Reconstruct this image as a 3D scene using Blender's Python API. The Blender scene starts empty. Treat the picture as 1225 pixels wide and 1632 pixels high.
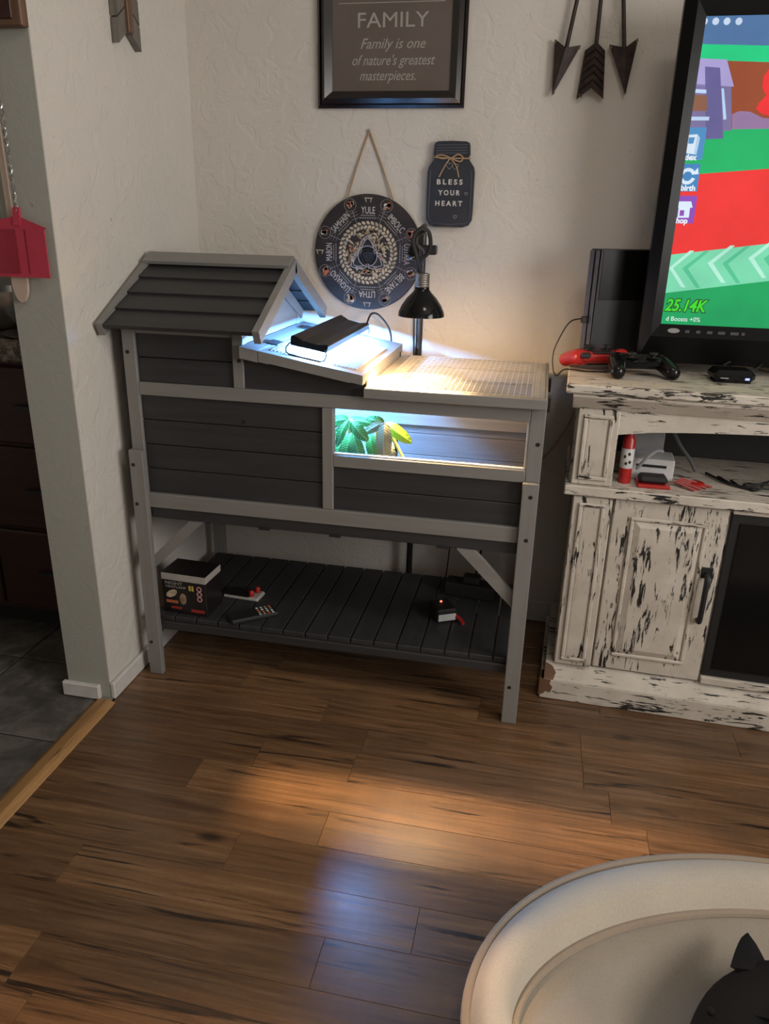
import bpy, bmesh, math, random
from mathutils import Vector, Matrix
from math import sin, cos, pi, radians

# ------------------------------------------------------------------ camera, world, light, exposure
S = 0.87                                   # metres per layout unit
sc = bpy.context.scene
COL = sc.collection
CAM = Vector((1.2255, -2.684, 1.43))       # layout units: back wall y=0, left wall x=0, floor z=0
RIGHT = Vector((0.9790, 0.2027, 0.0224)); UP = Vector((-0.0929, 0.3454, 0.9338)); FWD = Vector((-0.1815, 0.9163, -0.3570))
cd = bpy.data.cameras.new('camera'); cam = bpy.data.objects.new('camera', cd); COL.objects.link(cam)
FPX = 1220.0
cd.sensor_fit = 'HORIZONTAL'; cd.sensor_width = 36.0; cd.lens = 36.0 * FPX / 1225.0
cd.clip_start = 0.02
_r = RIGHT.normalized(); _f = (FWD - _r * FWD.dot(_r)).normalized(); _u = _r.cross(_f)
cam.matrix_world = Matrix(((_r.x, _u.x, -_f.x, CAM.x * S), (_r.y, _u.y, -_f.y, CAM.y * S), (_r.z, _u.z, -_f.z, CAM.z * S), (0, 0, 0, 1)))
sc.camera = cam

w = bpy.data.worlds.new('world'); sc.world = w; w.use_nodes = True
w.node_tree.nodes['Background'].inputs[0].default_value = (0.75, 0.82, 1.0, 1)
w.node_tree.nodes['Background'].inputs[1].default_value = 0.05

def area(name, loc, rot, sx, sy, power, color):
    l = bpy.data.lights.new(name, 'AREA'); l.shape = 'RECTANGLE'; l.size = sx * S; l.size_y = sy * S
    l.energy = power; l.color = color
    o = bpy.data.objects.new(name, l); COL.objects.link(o); o.location = Vector(loc) * S; o.rotation_euler = rot
    return o
# daylight through the window of the right-hand wall and through the window behind the viewer
area('daylight_window_right', (3.56, -2.35, 1.72), (0, radians(90), 0), 1.15, 1.5, 46, (1.0, 0.965, 0.925))
area('daylight_window_rear', (1.9, -4.36, 1.72), (radians(90), 0, 0), 1.5, 1.15, 2.5, (1.0, 0.95, 0.88))
area('overhead_fill', (1.7, -1.9, 2.80), (0, 0, 0), 0.42, 0.42, 7, (1.0, 0.90, 0.76))  # overhead light added to brighten upward faces
vs = sc.view_settings
vs.view_transform = 'Standard'; vs.look = 'None'; vs.gamma = 1.0; vs.exposure = 0.0; vs.use_curve_mapping = False
sc.cycles.use_denoising = True
sc.cycles.sample_clamp_indirect = 3.0
sc.cycles.max_bounces = 8; sc.cycles.transparent_max_bounces = 16
sc.cycles.caustics_reflective = False; sc.cycles.caustics_refractive = False
random.seed(7)

# ------------------------------------------------------------------ photo pixel -> point on a known plane
def _ray(px, py):
    return RIGHT * ((px - 612.5) / FPX) + UP * (-(py - 816.0) / FPX) + FWD
def PY(px, py, y):
    d = _ray(px, py); return CAM + d * ((y - CAM.y) / d.y)
def PZ(px, py, z):
    d = _ray(px, py); return CAM + d * ((z - CAM.z) / d.z)

# ------------------------------------------------------------------ materials
MATS = {}
def nt(name):
    m = bpy.data.materials.new(name); m.use_nodes = True
    t = m.node_tree; b = t.nodes['Principled BSDF']; MATS[name] = m
    return m, t, b
def node(t, typ, **kw):
    n = t.nodes.new(typ)
    for k, v in kw.items():
        if k.startswith('i_'):
            key = k[2:]; n.inputs[int(key) if key.isdigit() else key].default_value = v
        else: setattr(n, k, v)
    return n
def coords(t, scale=(1, 1, 1), rnd=False, rot=(0, 0, 0)):
    c = node(t, 'ShaderNodeTexCoord'); out = c.outputs['Object']
    if rnd:
        oi = node(t, 'ShaderNodeObjectInfo'); mu = node(t, 'ShaderNodeMath', operation='MULTIPLY', i_1=57.0)
        t.links.new(oi.outputs['Random'], mu.inputs[0])
        ad = node(t, 'ShaderNodeVectorMath', operation='ADD'); t.links.new(out, ad.inputs[0]); t.links.new(mu.outputs[0], ad.inputs[1]); out = ad.outputs[0]
    mp = node(t, 'ShaderNodeMapping'); mp.inputs['Scale'].default_value = scale; mp.inputs['Rotation'].default_value = rot
    t.links.new(out, mp.inputs[0]); return mp.outputs[0]
def noise(t, vec, scale=5.0, detail=4.0, rough=0.55, dist=0.0):
    n = node(t, 'ShaderNodeTexNoise'); n.inputs['Scale'].default_value = scale; n.inputs['Detail'].default_value = detail
    n.inputs['Roughness'].default_value = rough; n.inputs['Distortion'].default_value = dist
    t.links.new(vec, n.inputs['Vector']); return n.outputs['Fac']
def ramp(t, fac, stops):
    r = node(t, 'ShaderNodeValToRGB'); e = r.color_ramp.elements
    while len(e) < len(stops): e.new(0.5)
    for k, (p, c) in enumerate(stops):
        e[k].position = p; e[k].color = (*c, 1) if len(c) == 3 else c
    t.links.new(fac, r.inputs[0]); return r.outputs[0]
def mix(t, fac, a, b, mode='MIX'):
    n = node(t, 'ShaderNodeMix', data_type='RGBA', blend_type=mode)
    for s, v in ((n.inputs[0], fac), (n.inputs[6], a), (n.inputs[7], b)):
        if isinstance(v, (int, float)): s.default_value = v
        elif isinstance(v, tuple): s.default_value = (*v, 1) if len(v) == 3 else v
        else: t.links.new(v, s)
    return n.outputs[2]
def math_(t, op, a, b=None):
    n = node(t, 'ShaderNodeMath', operation=op)
    for k, v in enumerate((a, b)):
        if v is None: continue
        if isinstance(v, (int, float)): n.inputs[k].default_value = v
        else: t.links.new(v, n.inputs[k])
    return n.outputs[0]
def bump(t, b, h, strength=0.3, dist=0.003):
    n = node(t, 'ShaderNodeBump'); n.inputs['Strength'].default_value = strength; n.inputs['Distance'].default_value = dist
    t.links.new(h, n.inputs['Height']); t.links.new(n.outputs[0], b.inputs['Normal'])
def plain(name, col, rough=0.5, metal=0.0, var=0.06, sc_=30.0, emit=0.0, spec=0.5, rnd=0.0):
    m, t, b = nt(name)
    f = noise(t, coords(t), sc_, 3)
    lo = tuple(max(0, c * (1 - var)) for c in col); hi = tuple(min(1, c * (1 + var)) for c in col)
    c = ramp(t, f, ((0.3, lo), (0.7, hi)))
    if rnd:
        oi = node(t, 'ShaderNodeObjectInfo'); v = ramp(t, oi.outputs['Random'], ((0, (1 - rnd,) * 3), (1, (1 + rnd,) * 3)))
        c = mix(t, 1.0, c, v, 'MULTIPLY')
    t.links.new(c, b.inputs['Base Color'])
    b.inputs['Roughness'].default_value = rough; b.inputs['Metallic'].default_value = metal
    b.inputs['Specular IOR Level'].default_value = spec
    if emit:
        t.links.new(c, b.inputs['Emission Color']); b.inputs['Emission Strength'].default_value = emit
    return m
def screen(name, col, strength=1.0):
    m, t, b = nt(name)
    b.inputs['Base Color'].default_value = (0.01, 0.01, 0.01, 1); b.inputs['Roughness'].default_value = 0.25
    f = noise(t, coords(t), 9.0, 3); c = ramp(t, f, ((0.3, tuple(x * 0.9 for x in col)), (0.7, tuple(min(1, x * 1.08) for x in col))))
    t.links.new(c, b.inputs['Emission Color']); b.inputs['Emission Strength'].default_value = strength
    return m
def srgb(r, g, b):
    return tuple((c / 255 / 12.92) if c / 255 <= 0.04045 else ((c / 255 + 0.055) / 1.055) ** 2.4 for c in (r, g, b))

def wall_mat(name, col, scale=26.0, strength=0.5):
    m, t, b = nt(name); v = coords(t)
    n1 = noise(t, v, scale, 3, 0.55, 1.2); pl = ramp(t, n1, ((0.44, (0, 0, 0)), (0.53, (1, 1, 1))))
    n2 = noise(t, v, scale * 5, 3); h = math_(t, 'ADD', pl, math_(t, 'MULTIPLY', n2, 0.35))
    big = noise(t, v, 2.2, 4); c = ramp(t, big, ((0.3, tuple(x * 0.93 for x in col)), (0.7, col)))
    spot = noise(t, v, 55.0, 2, 0.4); sp = ramp(t, spot, ((0.74, (0, 0, 0)), (0.78, (1, 1, 1))))
    c = mix(t, math_(t, 'MULTIPLY', sp, 0.35), c, (0.25, 0.18, 0.12))
    t.links.new(c, b.inputs['Base Color']); b.inputs['Roughness'].default_value = 0.72
    bump(t, b, h, strength, 0.0035)
    return m
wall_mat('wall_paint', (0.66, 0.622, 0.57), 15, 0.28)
wall_mat('wall_end_tone', (0.42, 0.42, 0.375), 24, 0.07)  # wall end and kitchen walls: darker and greyer than wall_paint
plain('ceiling_paint', (0.7, 0.68, 0.64), 0.9)

def plank_mat():
    m, t, b = nt('vinyl_plank')
    g = noise(t, coords(t, (2.2, 42, 1), True), 1.6, 6, 0.62, 0.6)
    base = ramp(t, g, ((0.28, (0.095, 0.050, 0.025)), (0.5, (0.185, 0.103, 0.052)), (0.72, (0.27, 0.16, 0.088))))
    oi = node(t, 'ShaderNodeObjectInfo')
    tone = ramp(t, oi.outputs['Random'], ((0.0, (0.74, 0.72, 0.72)), (0.5, (1.0, 0.97, 0.95)), (1.0, (1.25, 1.2, 1.12))))
    base = mix(t, 1.0, base, tone, 'MULTIPLY')
    pat = noise(t, coords(t, (1.4, 5.0, 1), True), 2.0, 3, 0.5)
    base = mix(t, ramp(t, pat, ((0.48, (0, 0, 0)), (0.72, (0.6, 0.6, 0.6)))), base, (0.10, 0.062, 0.04))
    ck = noise(t, coords(t, (1.1, 19, 1), True), 2.1, 5, 0.6, 0.9)
    ckm = ramp(t, ck, ((0.575, (0, 0, 0)), (0.66, (0.92, 0.92, 0.92))))
    base = mix(t, ckm, base, (0.022, 0.016, 0.013))
    vo = node(t, 'ShaderNodeTexVoronoi'); vo.inputs['Scale'].default_value = 1.0; t.links.new(coords(t, (2.6, 6.5, 1), True), vo.inputs['Vector'])
    kn = ramp(t, vo.outputs['Distance'], ((0.035, (0.85, 0.85, 0.85)), (0.11, (0, 0, 0))))
    base = mix(t, kn, base, (0.03, 0.018, 0.012))
    saw = noise(t, coords(t, (150, 3, 1), True), 1.0, 2); base = mix(t, 0.12, base, ramp(t, saw, ((0.3, (0.1, 0.07, 0.05)), (0.7, (0.5, 0.4, 0.3)))), 'SOFT_LIGHT')
    t.links.new(base, b.inputs['Base Color'])
    rr = ramp(t, g, ((0.3, (0.34,) * 3), (0.7, (0.24,) * 3))); t.links.new(rr, b.inputs['Roughness'])
    b.inputs['Specular IOR Level'].default_value = 0.5
    bump(t, b, g, 0.10, 0.001)
plank_mat()
plain('floor_gap', (0.02, 0.014, 0.01), 0.9)

def tile_mat():
    m, t, b = nt('slate_tile'); v = coords(t, (1, 1, 1), True)
    n = noise(t, v, 9, 6, 0.65, 0.5); c = ramp(t, n, ((0.3, (0.035, 0.032, 0.03)), (0.5, (0.10, 0.092, 0.082)), (0.72, (0.21, 0.195, 0.17))))
    t.links.new(c, b.inputs['Base Color']); b.inputs['Roughness'].default_value = 0.55; bump(t, b, n, 0.2, 0.003)
tile_mat()
def wood(name, lo, hi, axis='x', rough=0.5, sc_=1.0, cracks=0.0):
    m, t, b = nt(name); s = {'x': (3, 40, 40), 'y': (40, 3, 40), 'z': (40, 40, 3)}[axis]
    g = noise(t, coords(t, tuple(k * sc_ for k in s), True), 1.3, 5, 0.6, 0.4)
    c = ramp(t, g, ((0.3, lo), (0.7, hi)))
    if cracks:
        k2 = noise(t, coords(t, tuple(k * 0.5 * sc_ for k in s), True), 1.6, 4, 0.6, 0.6)
        c = mix(t, ramp(t, k2, ((0.62, (0, 0, 0)), (0.70, (cracks,) * 3))), c, (0.02, 0.015, 0.01))
    t.links.new(c, b.inputs['Base Color']); b.inputs['Roughness'].default_value = rough; bump(t, b, g, 0.15, 0.001)
for ax in 'xyz':
    wood('pale_grey_wood_' + ax, (0.205, 0.199, 0.188), (0.240, 0.233, 0.220), ax, 0.5)
    wood('charcoal_wood_' + ax, (0.025, 0.025, 0.027), (0.038, 0.0375, 0.040), ax, 0.55)
wood('lit_charcoal_wood', (0.12, 0.118, 0.12), (0.17, 0.165, 0.168), 'x', 0.55)  # back boards: charcoal painted lighter to stand for lamp light inside the house
wood('tan_wood', (0.30, 0.15, 0.055), (0.48, 0.27, 0.11), 'y', 0.5, 1.0, 0.6)
wood('dark_cabinet', (0.030, 0.012, 0.010), (0.05, 0.018, 0.014), 'x', 0.35)
wood('brown_plaque', (0.10, 0.05, 0.03), (0.20, 0.11, 0.065), 'z', 0.5)
wood('weathered_arrow_wood', (0.11, 0.10, 0.085), (0.20, 0.18, 0.15), 'z', 0.6)
wood('log_wood', (0.35, 0.22, 0.13), (0.6, 0.42, 0.27), 'x', 0.7)
wood('tree_stem', (0.42, 0.40, 0.10), (0.62, 0.58, 0.2), 'z', 0.5)

def distressed(name, axis):
    m, t, b = nt(name)
    s = {'x': (15, 110, 110), 'z': (110, 110, 15)}[axis]; s2 = {'x': (4.0, 13, 13), 'z': (13, 13, 4.0)}[axis]
    fine = noise(t, coords(t, s), 1.0, 6, 0.68, 0.7); mask = noise(t, coords(t, s2), 1.6, 3, 0.5, 0.3)
    sc1 = ramp(t, math_(t, 'ADD', fine, math_(t, 'MULTIPLY', mask, 0.42)), ((0.785, (0, 0, 0)), (0.82, (1, 1, 1))))
    col = ramp(t, noise(t, coords(t), 14, 4), ((0.3, (0.53, 0.475, 0.405)), (0.7, (0.66, 0.605, 0.53))))
    rub = ramp(t, noise(t, coords(t, s2), 2.6, 5, 0.7), ((0.6, (0, 0, 0)), (0.78, (0.55,) * 3)))
    col = mix(t, rub, col, (0.24, 0.25, 0.26))
    col = mix(t, sc1, col, (0.012, 0.011, 0.010))
    t.links.new(col, b.inputs['Base Color']); b.inputs['Roughness'].default_value = 0.55
    bump(t, b, math_(t, 'SUBTRACT', 1.0, sc1), 0.35, 0.0015)
distressed('distressed_paint_x', 'x'); distressed('distressed_paint_z', 'z')
plain('bare_brown_board', (0.15, 0.075, 0.04), 0.7, var=0.3, sc_=18)

def granite():
    m, t, b = nt('granite'); n = noise(t, coords(t), 60, 5, 0.7)
    c = ramp(t, n, ((0.35, (0.03, 0.025, 0.02)), (0.5, (0.17, 0.14, 0.11)), (0.65, (0.38, 0.32, 0.26))))
    t.links.new(c, b.inputs['Base Color']); b.inputs['Roughness'].default_value = 0.25
granite()
def glass(name, refl=0.06, tint=(1, 1, 1), rough=0.02):
    m = bpy.data.materials.new(name); m.use_nodes = True; t = m.node_tree; MATS[name] = m
    t.nodes.remove(t.nodes['Principled BSDF']); out = t.nodes['Material Output']
    tr = node(t, 'ShaderNodeBsdfTransparent'); tr.inputs[0].default_value = (*tint, 1)
    gl = node(t, 'ShaderNodeBsdfGlossy'); gl.inputs['Roughness'].default_value = rough
    lw = node(t, 'ShaderNodeLayerWeight'); lw.inputs[0].default_value = 0.5
    f = math_(t, 'ADD', math_(t, 'MULTIPLY', math_(t, 'POWER', lw.outputs['Facing'], 5.0), 0.8), refl)
    mx = node(t, 'ShaderNodeMixShader'); t.links.new(f, mx.inputs[0]); t.links.new(tr.outputs[0], mx.inputs[1]); t.links.new(gl.outputs[0], mx.inputs[2])
    t.links.new(mx.outputs[0], out.inputs[0]); return m
glass('clear_pane', 0.04, (0.97, 0.985, 0.98))
def fabric(name, col, sc_=260.0, sheen=0.3):
    m, t, b = nt(name); f = noise(t, coords(t), sc_, 3); g = noise(t, coords(t), 9, 3)
    c = ramp(t, g, ((0.3, tuple(x * 0.9 for x in col)), (0.7, col))); c = mix(t, 0.15, c, f, 'OVERLAY')
    t.links.new(c, b.inputs['Base Color']); b.inputs['Roughness'].default_value = 0.9
    b.inputs['Sheen Weight'].default_value = sheen; bump(t, b, f, 0.25, 0.001); return m
fabric('beige_velvet', (0.46, 0.40, 0.32)); fabric('beige_piping', (0.30, 0.235, 0.17))
fabric('shaded_velvet', (0.285, 0.24, 0.185)); fabric('black_fur', (0.007, 0.0065, 0.0065), 140.0, 0.0); MATS['black_fur'].node_tree.nodes['Principled BSDF'].inputs['Specular IOR Level'].default_value = 0.2  # cushion velvet: bolster beige darkened, shade inside the bed put into the colour
fabric('jute', (0.42, 0.27, 0.15), 300); fabric('red_cloth', (0.45, 0.05, 0.04), 200)
fabric('black_white_cord', (0.12, 0.12, 0.12), 90)
plain('black_plastic', (0.012, 0.012, 0.013), 0.35); plain('gloss_black', (0.006, 0.006, 0.007), 0.14, spec=0.3); plain('bezel_black', (0.005, 0.005, 0.005), 0.3, spec=0.15)
plain('matte_black', (0.013, 0.013, 0.014), 0.55); plain('rubber_black', (0.009, 0.009, 0.009), 0.6)
plain('slate_plastic', (0.065, 0.065, 0.075), 0.45); plain('red_plastic', (0.42, 0.02, 0.018), 0.3)
plain('screw_black', (0.01, 0.01, 0.01), 0.4); plain('steel', (0.55, 0.55, 0.55), 0.28, 1.0); plain('wire_steel', (0.72, 0.70, 0.66), 0.35, 0.6)
plain('hinge_dark', (0.05, 0.05, 0.055), 0.4, 0.6); plain('white_plastic', (0.62, 0.62, 0.62), 0.4); plain('grey_plastic', (0.3, 0.3, 0.31), 0.5)
plain('pink_plastic', (0.52, 0.045, 0.085), 0.4); plain('cream_paddle', (0.58, 0.45, 0.37), 0.6)
plain('dark_frame', (0.014, 0.010, 0.009), 0.2, var=0.2); plain('taupe_print', (0.13, 0.105, 0.09), 0.35, var=0.12, sc_=6)
plain('print_white', (0.62, 0.60, 0.57), 0.6); plain('print_grey', (0.36, 0.34, 0.31), 0.6); plain('print_cream', (0.55, 0.46, 0.32), 0.6, var=0.35, sc_=60)
plain('print_tan', (0.36, 0.24, 0.14), 0.6, var=0.5, sc_=50); plain('print_lilac', (0.42, 0.40, 0.46), 0.6); plain('print_rust', (0.45, 0.13, 0.05), 0.6, var=0.4, sc_=50)
plain('print_pink', (0.6, 0.3, 0.3), 0.6); plain('print_black', (0.012, 0.011, 0.011), 0.5); plain('print_teal', (0.35, 0.5, 0.55), 0.6); plain('print_yellow', (0.6, 0.42, 0.08), 0.6)
wood('disc_board', (0.016, 0.013, 0.013), (0.036, 0.027, 0.025), 'x', 0.4)
plain('jar_board', (0.022, 0.026, 0.036), 0.45, var=0.2, sc_=20); plain('jar_line', (0.07, 0.08, 0.10), 0.5)
plain('rust_metal', (0.036, 0.022, 0.018), 0.5, 0.35, var=0.6, sc_=45); plain('worn_brass', (0.16, 0.12, 0.06), 0.5, 0.4, var=0.5, sc_=60)
plain('bedding', (0.22, 0.14, 0.08), 0.9, var=0.6, sc_=60)
plain('inner_pale', (0.62, 0.60, 0.57), 0.6)
plain('lamp_inner_white', (0.8, 0.78, 0.74), 0.5)
plain('box_black', (0.012, 0.010, 0.010), 0.35); plain('box_white', (0.42, 0.40, 0.37), 0.45); plain('box_red', (0.35, 0.03, 0.025), 0.4); plain('box_orange', (0.5, 0.14, 0.06), 0.4)
plain('beige_cord', (0.42, 0.31, 0.2), 0.6)
def leaf_mat(name, c1, c2, vein):
    m, t, b = nt(name); n = noise(t, coords(t, (1, 1, 1), True), 22, 3); c = ramp(t, n, ((0.3, c1), (0.7, c2)))
    tc = node(t, 'ShaderNodeTexCoord'); sx = node(t, 'ShaderNodeSeparateXYZ'); t.links.new(tc.outputs['Object'], sx.inputs[0])
    ay = math_(t, 'ABSOLUTE', sx.outputs[1]); ph = math_(t, 'SUBTRACT', sx.outputs[0], math_(t, 'MULTIPLY', ay, 0.7))
    wv = math_(t, 'SINE', math_(t, 'MULTIPLY', ph, 900.0)); rib = ramp(t, wv, ((0.45, (0, 0, 0)), (0.95, (0.6,) * 3)))
    mid = ramp(t, math_(t, 'MULTIPLY', ay, 1000.0), ((0.6, (1, 1, 1)), (1.0, (0, 0, 0))))
    vm = math_(t, 'MAXIMUM', rib, mid); c = mix(t, vm, c, vein)
    t.links.new(c, b.inputs['Base Color']); b.inputs['Roughness'].default_value = 0.4; bump(t, b, vm, 0.4, 0.002)
leaf_mat('leaf_green', (0.02, 0.11, 0.012), (0.05, 0.22, 0.03), (0.16, 0.38, 0.14)); leaf_mat('leaf_dull', (0.11, 0.115, 0.05), (0.19, 0.18, 0.085), (0.36, 0.33, 0.19)); leaf_mat('leaf_lime', (0.18, 0.38, 0.008), (0.27, 0.46, 0.012), (0.34, 0.52, 0.03))
m_, t_, b_ = nt('heat_bulb'); b_.inputs['Emission Color'].default_value = (1, 0.72, 0.4, 1); b_.inputs['Emission Strength'].default_value = 30
m_, t_, b_ = nt('daylight_tube'); b_.inputs['Emission Color'].default_value = (0.50, 0.74, 1.0, 1); b_.inputs['Emission Strength'].default_value = 30
m_, t_, b_ = nt('led_red'); b_.inputs['Emission Color'].default_value = (1, 0.12, 0.05, 1); b_.inputs['Emission Strength'].default_value = 4
m_, t_, b_ = nt('led_blue'); b_.inputs['Emission Color'].default_value = (0.02, 0.16, 1, 1); b_.inputs['Emission Strength'].default_value = 1.2

# ------------------------------------------------------------------ mesh building
ORG = {}
class MB:
    def __init__(s): s.v = []; s.f = []
    def add(s, vs_, fs): k = len(s.v); s.v += [Vector(p) for p in vs_]; s.f += [tuple(i + k for i in f) for f in fs]; return s
    def box(s, x0, x1, y0, y1, z0, z1, bv=0.0, M=None):
        x0, x1 = min(x0, x1), max(x0, x1); y0, y1 = min(y0, y1), max(y0, y1); z0, z1 = min(z0, z1), max(z0, z1)
        bv = min(bv, (x1 - x0) * 0.45, (y1 - y0) * 0.45, (z1 - z0) * 0.45)
        if bv <= 0:
            vs_ = [(x, y, z) for z in (z0, z1) for y in (y0, y1) for x in (x0, x1)]
            fs = [(0, 2, 3, 1), (4, 5, 7, 6), (0, 1, 5, 4), (2, 6, 7, 3), (0, 4, 6, 2), (1, 3, 7, 5)]
        else:
            lo = (x0, y0, z0); hi = (x1, y1, z1); vs_ = []; idx = {}
            for c in range(8):
                sg = [(c >> k) & 1 for k in range(3)]
                for a in range(3):
                    p = [(hi[k] if sg[k] else lo[k]) + (0 if k == a else (-bv if sg[k] else bv)) for k in range(3)]
                    idx[(c, a)] = len(vs_); vs_.append(tuple(p))
            fs = []
            for a in range(3):
                b, c = (a + 1) % 3, (a + 2) % 3
                for sd in (0, 1):
                    q = [sd << a | i << b | j << c for i, j in ((0, 0), (1, 0), (1, 1), (0, 1))]
                    if not sd: q.reverse()
                    fs.append(tuple(idx[(k, a)] for k in q))
                for i in (0, 1):
                    for j in (0, 1):
                        p, q = i << b | j << c, 1 << a | i << b | j << c
                        f = (idx[(p, b)], idx[(q, b)], idx[(q, c)], idx[(p, c)])
                        fs.append(f if i == j else f[::-1])
            for c in range(8):
                f = (idx[(c, 0)], idx[(c, 1)], idx[(c, 2)])
                fs.append(f if bin(c).count('1') % 2 else f[::-1])
        if M is not None: vs_ = [M @ Vector(p) for p in vs_]
        return s.add(vs_, fs)
    def beam(s, p0, p1, wd, ht, up=(0, 0, 1), bv=0.0):
        p0, p1 = Vector(p0), Vector(p1); d = (p1 - p0); L = d.length; d.normalize()
        r = d.cross(Vector(up)).normalized(); u = r.cross(d)
        M = Matrix(((d.x, r.x, u.x, p0.x), (d.y, r.y, u.y, p0.y), (d.z, r.z, u.z, p0.z), (0, 0, 0, 1)))
        return s.box(0, L, -wd / 2, wd / 2, -ht / 2, ht / 2, bv, M)
    def tube(s, pts, r, n=8, closed=False, caps=True):
        pts = [Vector(p) for p in pts]; N = len(pts); R = r if isinstance(r, (list, tuple)) else [r] * N
        prev = None; vs_ = []
        for i, p in enumerate(pts):
            a = pts[(i - 1) % N] if (closed or i) else p; b = pts[(i + 1) % N] if (closed or i < N - 1) else p
            d = (b - a).normalized()
            if prev is None:
                prev = d.cross(Vector((0, 0, 1)) if abs(d.z) < 0.9 else Vector((1, 0, 0))).normalized()
            prev = (prev - d * prev.dot(d)).normalized(); q = d.cross(prev)
            vs_ += [p + (prev * cos(2 * pi * k / n) + q * sin(2 * pi * k / n)) * R[i] for k in range(n)]
        fs = []
        for i in range(N if closed else N - 1):
            j = (i + 1) % N
            fs += [(i * n + k, i * n + (k + 1) % n, j * n + (k + 1) % n, j * n + k) for k in range(n)]
        if caps and not closed: fs += [tuple(range(n))[::-1], tuple((N - 1) * n + k for k in range(n))]
        return s.add(vs_, fs)
    def lathe(s, prof, c=(0, 0, 0), n=24, M=None, caps=True):
        c = Vector(c); vs_ = [Vector((r * cos(2 * pi * k / n), r * sin(2 * pi * k / n), z)) for r, z in prof for k in range(n)]
        vs_ = [((M @ p) if M is not None else p) + c for p in vs_]; N = len(prof)
        fs = [(i * n + k, i * n + (k + 1) % n, (i + 1) * n + (k + 1) % n, (i + 1) * n + k) for i in range(N - 1) for k in range(n)]
        if caps: fs += [tuple(range(n))[::-1], tuple((N - 1) * n + k for k in range(n))]
        return s.add(vs_, fs)
    def prism(s, poly, h0, h1, M=None, axis='y'):
        # polygon (a, b) extruded along an axis: y -> (a, h, b); x -> (h, a, b); z -> (a, b, h)
        g = {'y': lambda a, b, h: (a, h, b), 'x': lambda a, b, h: (h, a, b), 'z': lambda a, b, h: (a, b, h)}[axis]
        n = len(poly); vs_ = [g(a, b, h0) for a, b in poly] + [g(a, b, h1) for a, b in poly]
        if M is not None: vs_ = [M @ Vector(p) for p in vs_]
        return s.add(vs_, [tuple(range(n)), tuple(range(2 * n - 1, n - 1, -1))] + [(k, (k + 1) % n, n + (k + 1) % n, n + k) for k in range(n)])
    def ell(s, c, r, n=16, m=10, M=None):
        c = Vector(c); vs_ = []; fs = []
        for i in range(m + 1):
            th = pi * i / m
            for k in range(n):
                p = Vector((r[0] * sin(th) * cos(2 * pi * k / n), r[1] * sin(th) * sin(2 * pi * k / n), r[2] * cos(th)))
                vs_.append(((M @ p) if M is not None else p) + c)
        for i in range(m):
            fs += [(i * n + k, (i + 1) * n + k, (i + 1) * n + (k + 1) % n, i * n + (k + 1) % n) for k in range(n)]
        return s.add(vs_, fs)
    def build(s, name, mat, parent=None, smooth=False, world=True, loc=None, clean=True):
        """world=True: coordinates are layout coordinates, made local to the parent's base (or to loc)."""
        o0 = Vector((0, 0, 0))
        if parent is not None and world: o0 = ORG.get(parent.name, o0)
        elif parent is None and loc is not None: o0 = Vector(loc)
        me = bpy.data.meshes.new(name); me.from_pydata([tuple((p - o0) * S) for p in s.v], [], s.f)
        if clean:
            bm = bmesh.new(); bm.from_mesh(me); bmesh.ops.remove_doubles(bm, verts=bm.verts, dist=1e-6)
            bmesh.ops.recalc_face_normals(bm, faces=bm.faces); bm.to_mesh(me); bm.free()
        if smooth:
            for p in me.polygons: p.use_smooth = True
            me.set_sharp_from_angle(angle=radians(42))
        me.materials.append(MATS[mat]); o = bpy.data.objects.new(name, me); COL.objects.link(o)
        if parent is not None: o.parent = parent; ORG[o.name] = ORG.get(parent.name, Vector((0, 0, 0)))
        else: o.location = o0 * S; ORG[o.name] = o0
        return o
def tag(o, label=None, cat=None, group=None, kind=None):
    for k, v in (('label', label), ('category', cat), ('group', group), ('kind', kind)):
        if v: o[k] = v
    return o
def thing(name, label, cat, loc, rotz=0.0, group=None):
    o = bpy.data.objects.new(name, None); COL.objects.link(o); o.empty_display_size = 0.05
    o.location = Vector(loc) * S; o.rotation_euler = (0, 0, rotz); ORG[o.name] = Vector(loc)
    return tag(o, label, cat, group)
def struct(o): o['kind'] = 'structure'; return o
def bez(pts, n=8):
    """Catmull-Rom through the points"""
    P = [Vector(p) for p in pts]; P = [P[0] * 2 - P[1]] + P + [P[-1] * 2 - P[-2]]; out = []
    for i in range(1, len(P) - 2):
        for k in range(n):
            t = k / n
            out.append(0.5 * ((2 * P[i]) + (P[i + 1] - P[i - 1]) * t + (2 * P[i - 1] - 5 * P[i] + 4 * P[i + 1] - P[i + 2]) * t * t + (3 * P[i] - P[i - 1] - 3 * P[i + 1] + P[i + 2]) * t ** 3))
    out.append(P[-2]); return out
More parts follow.
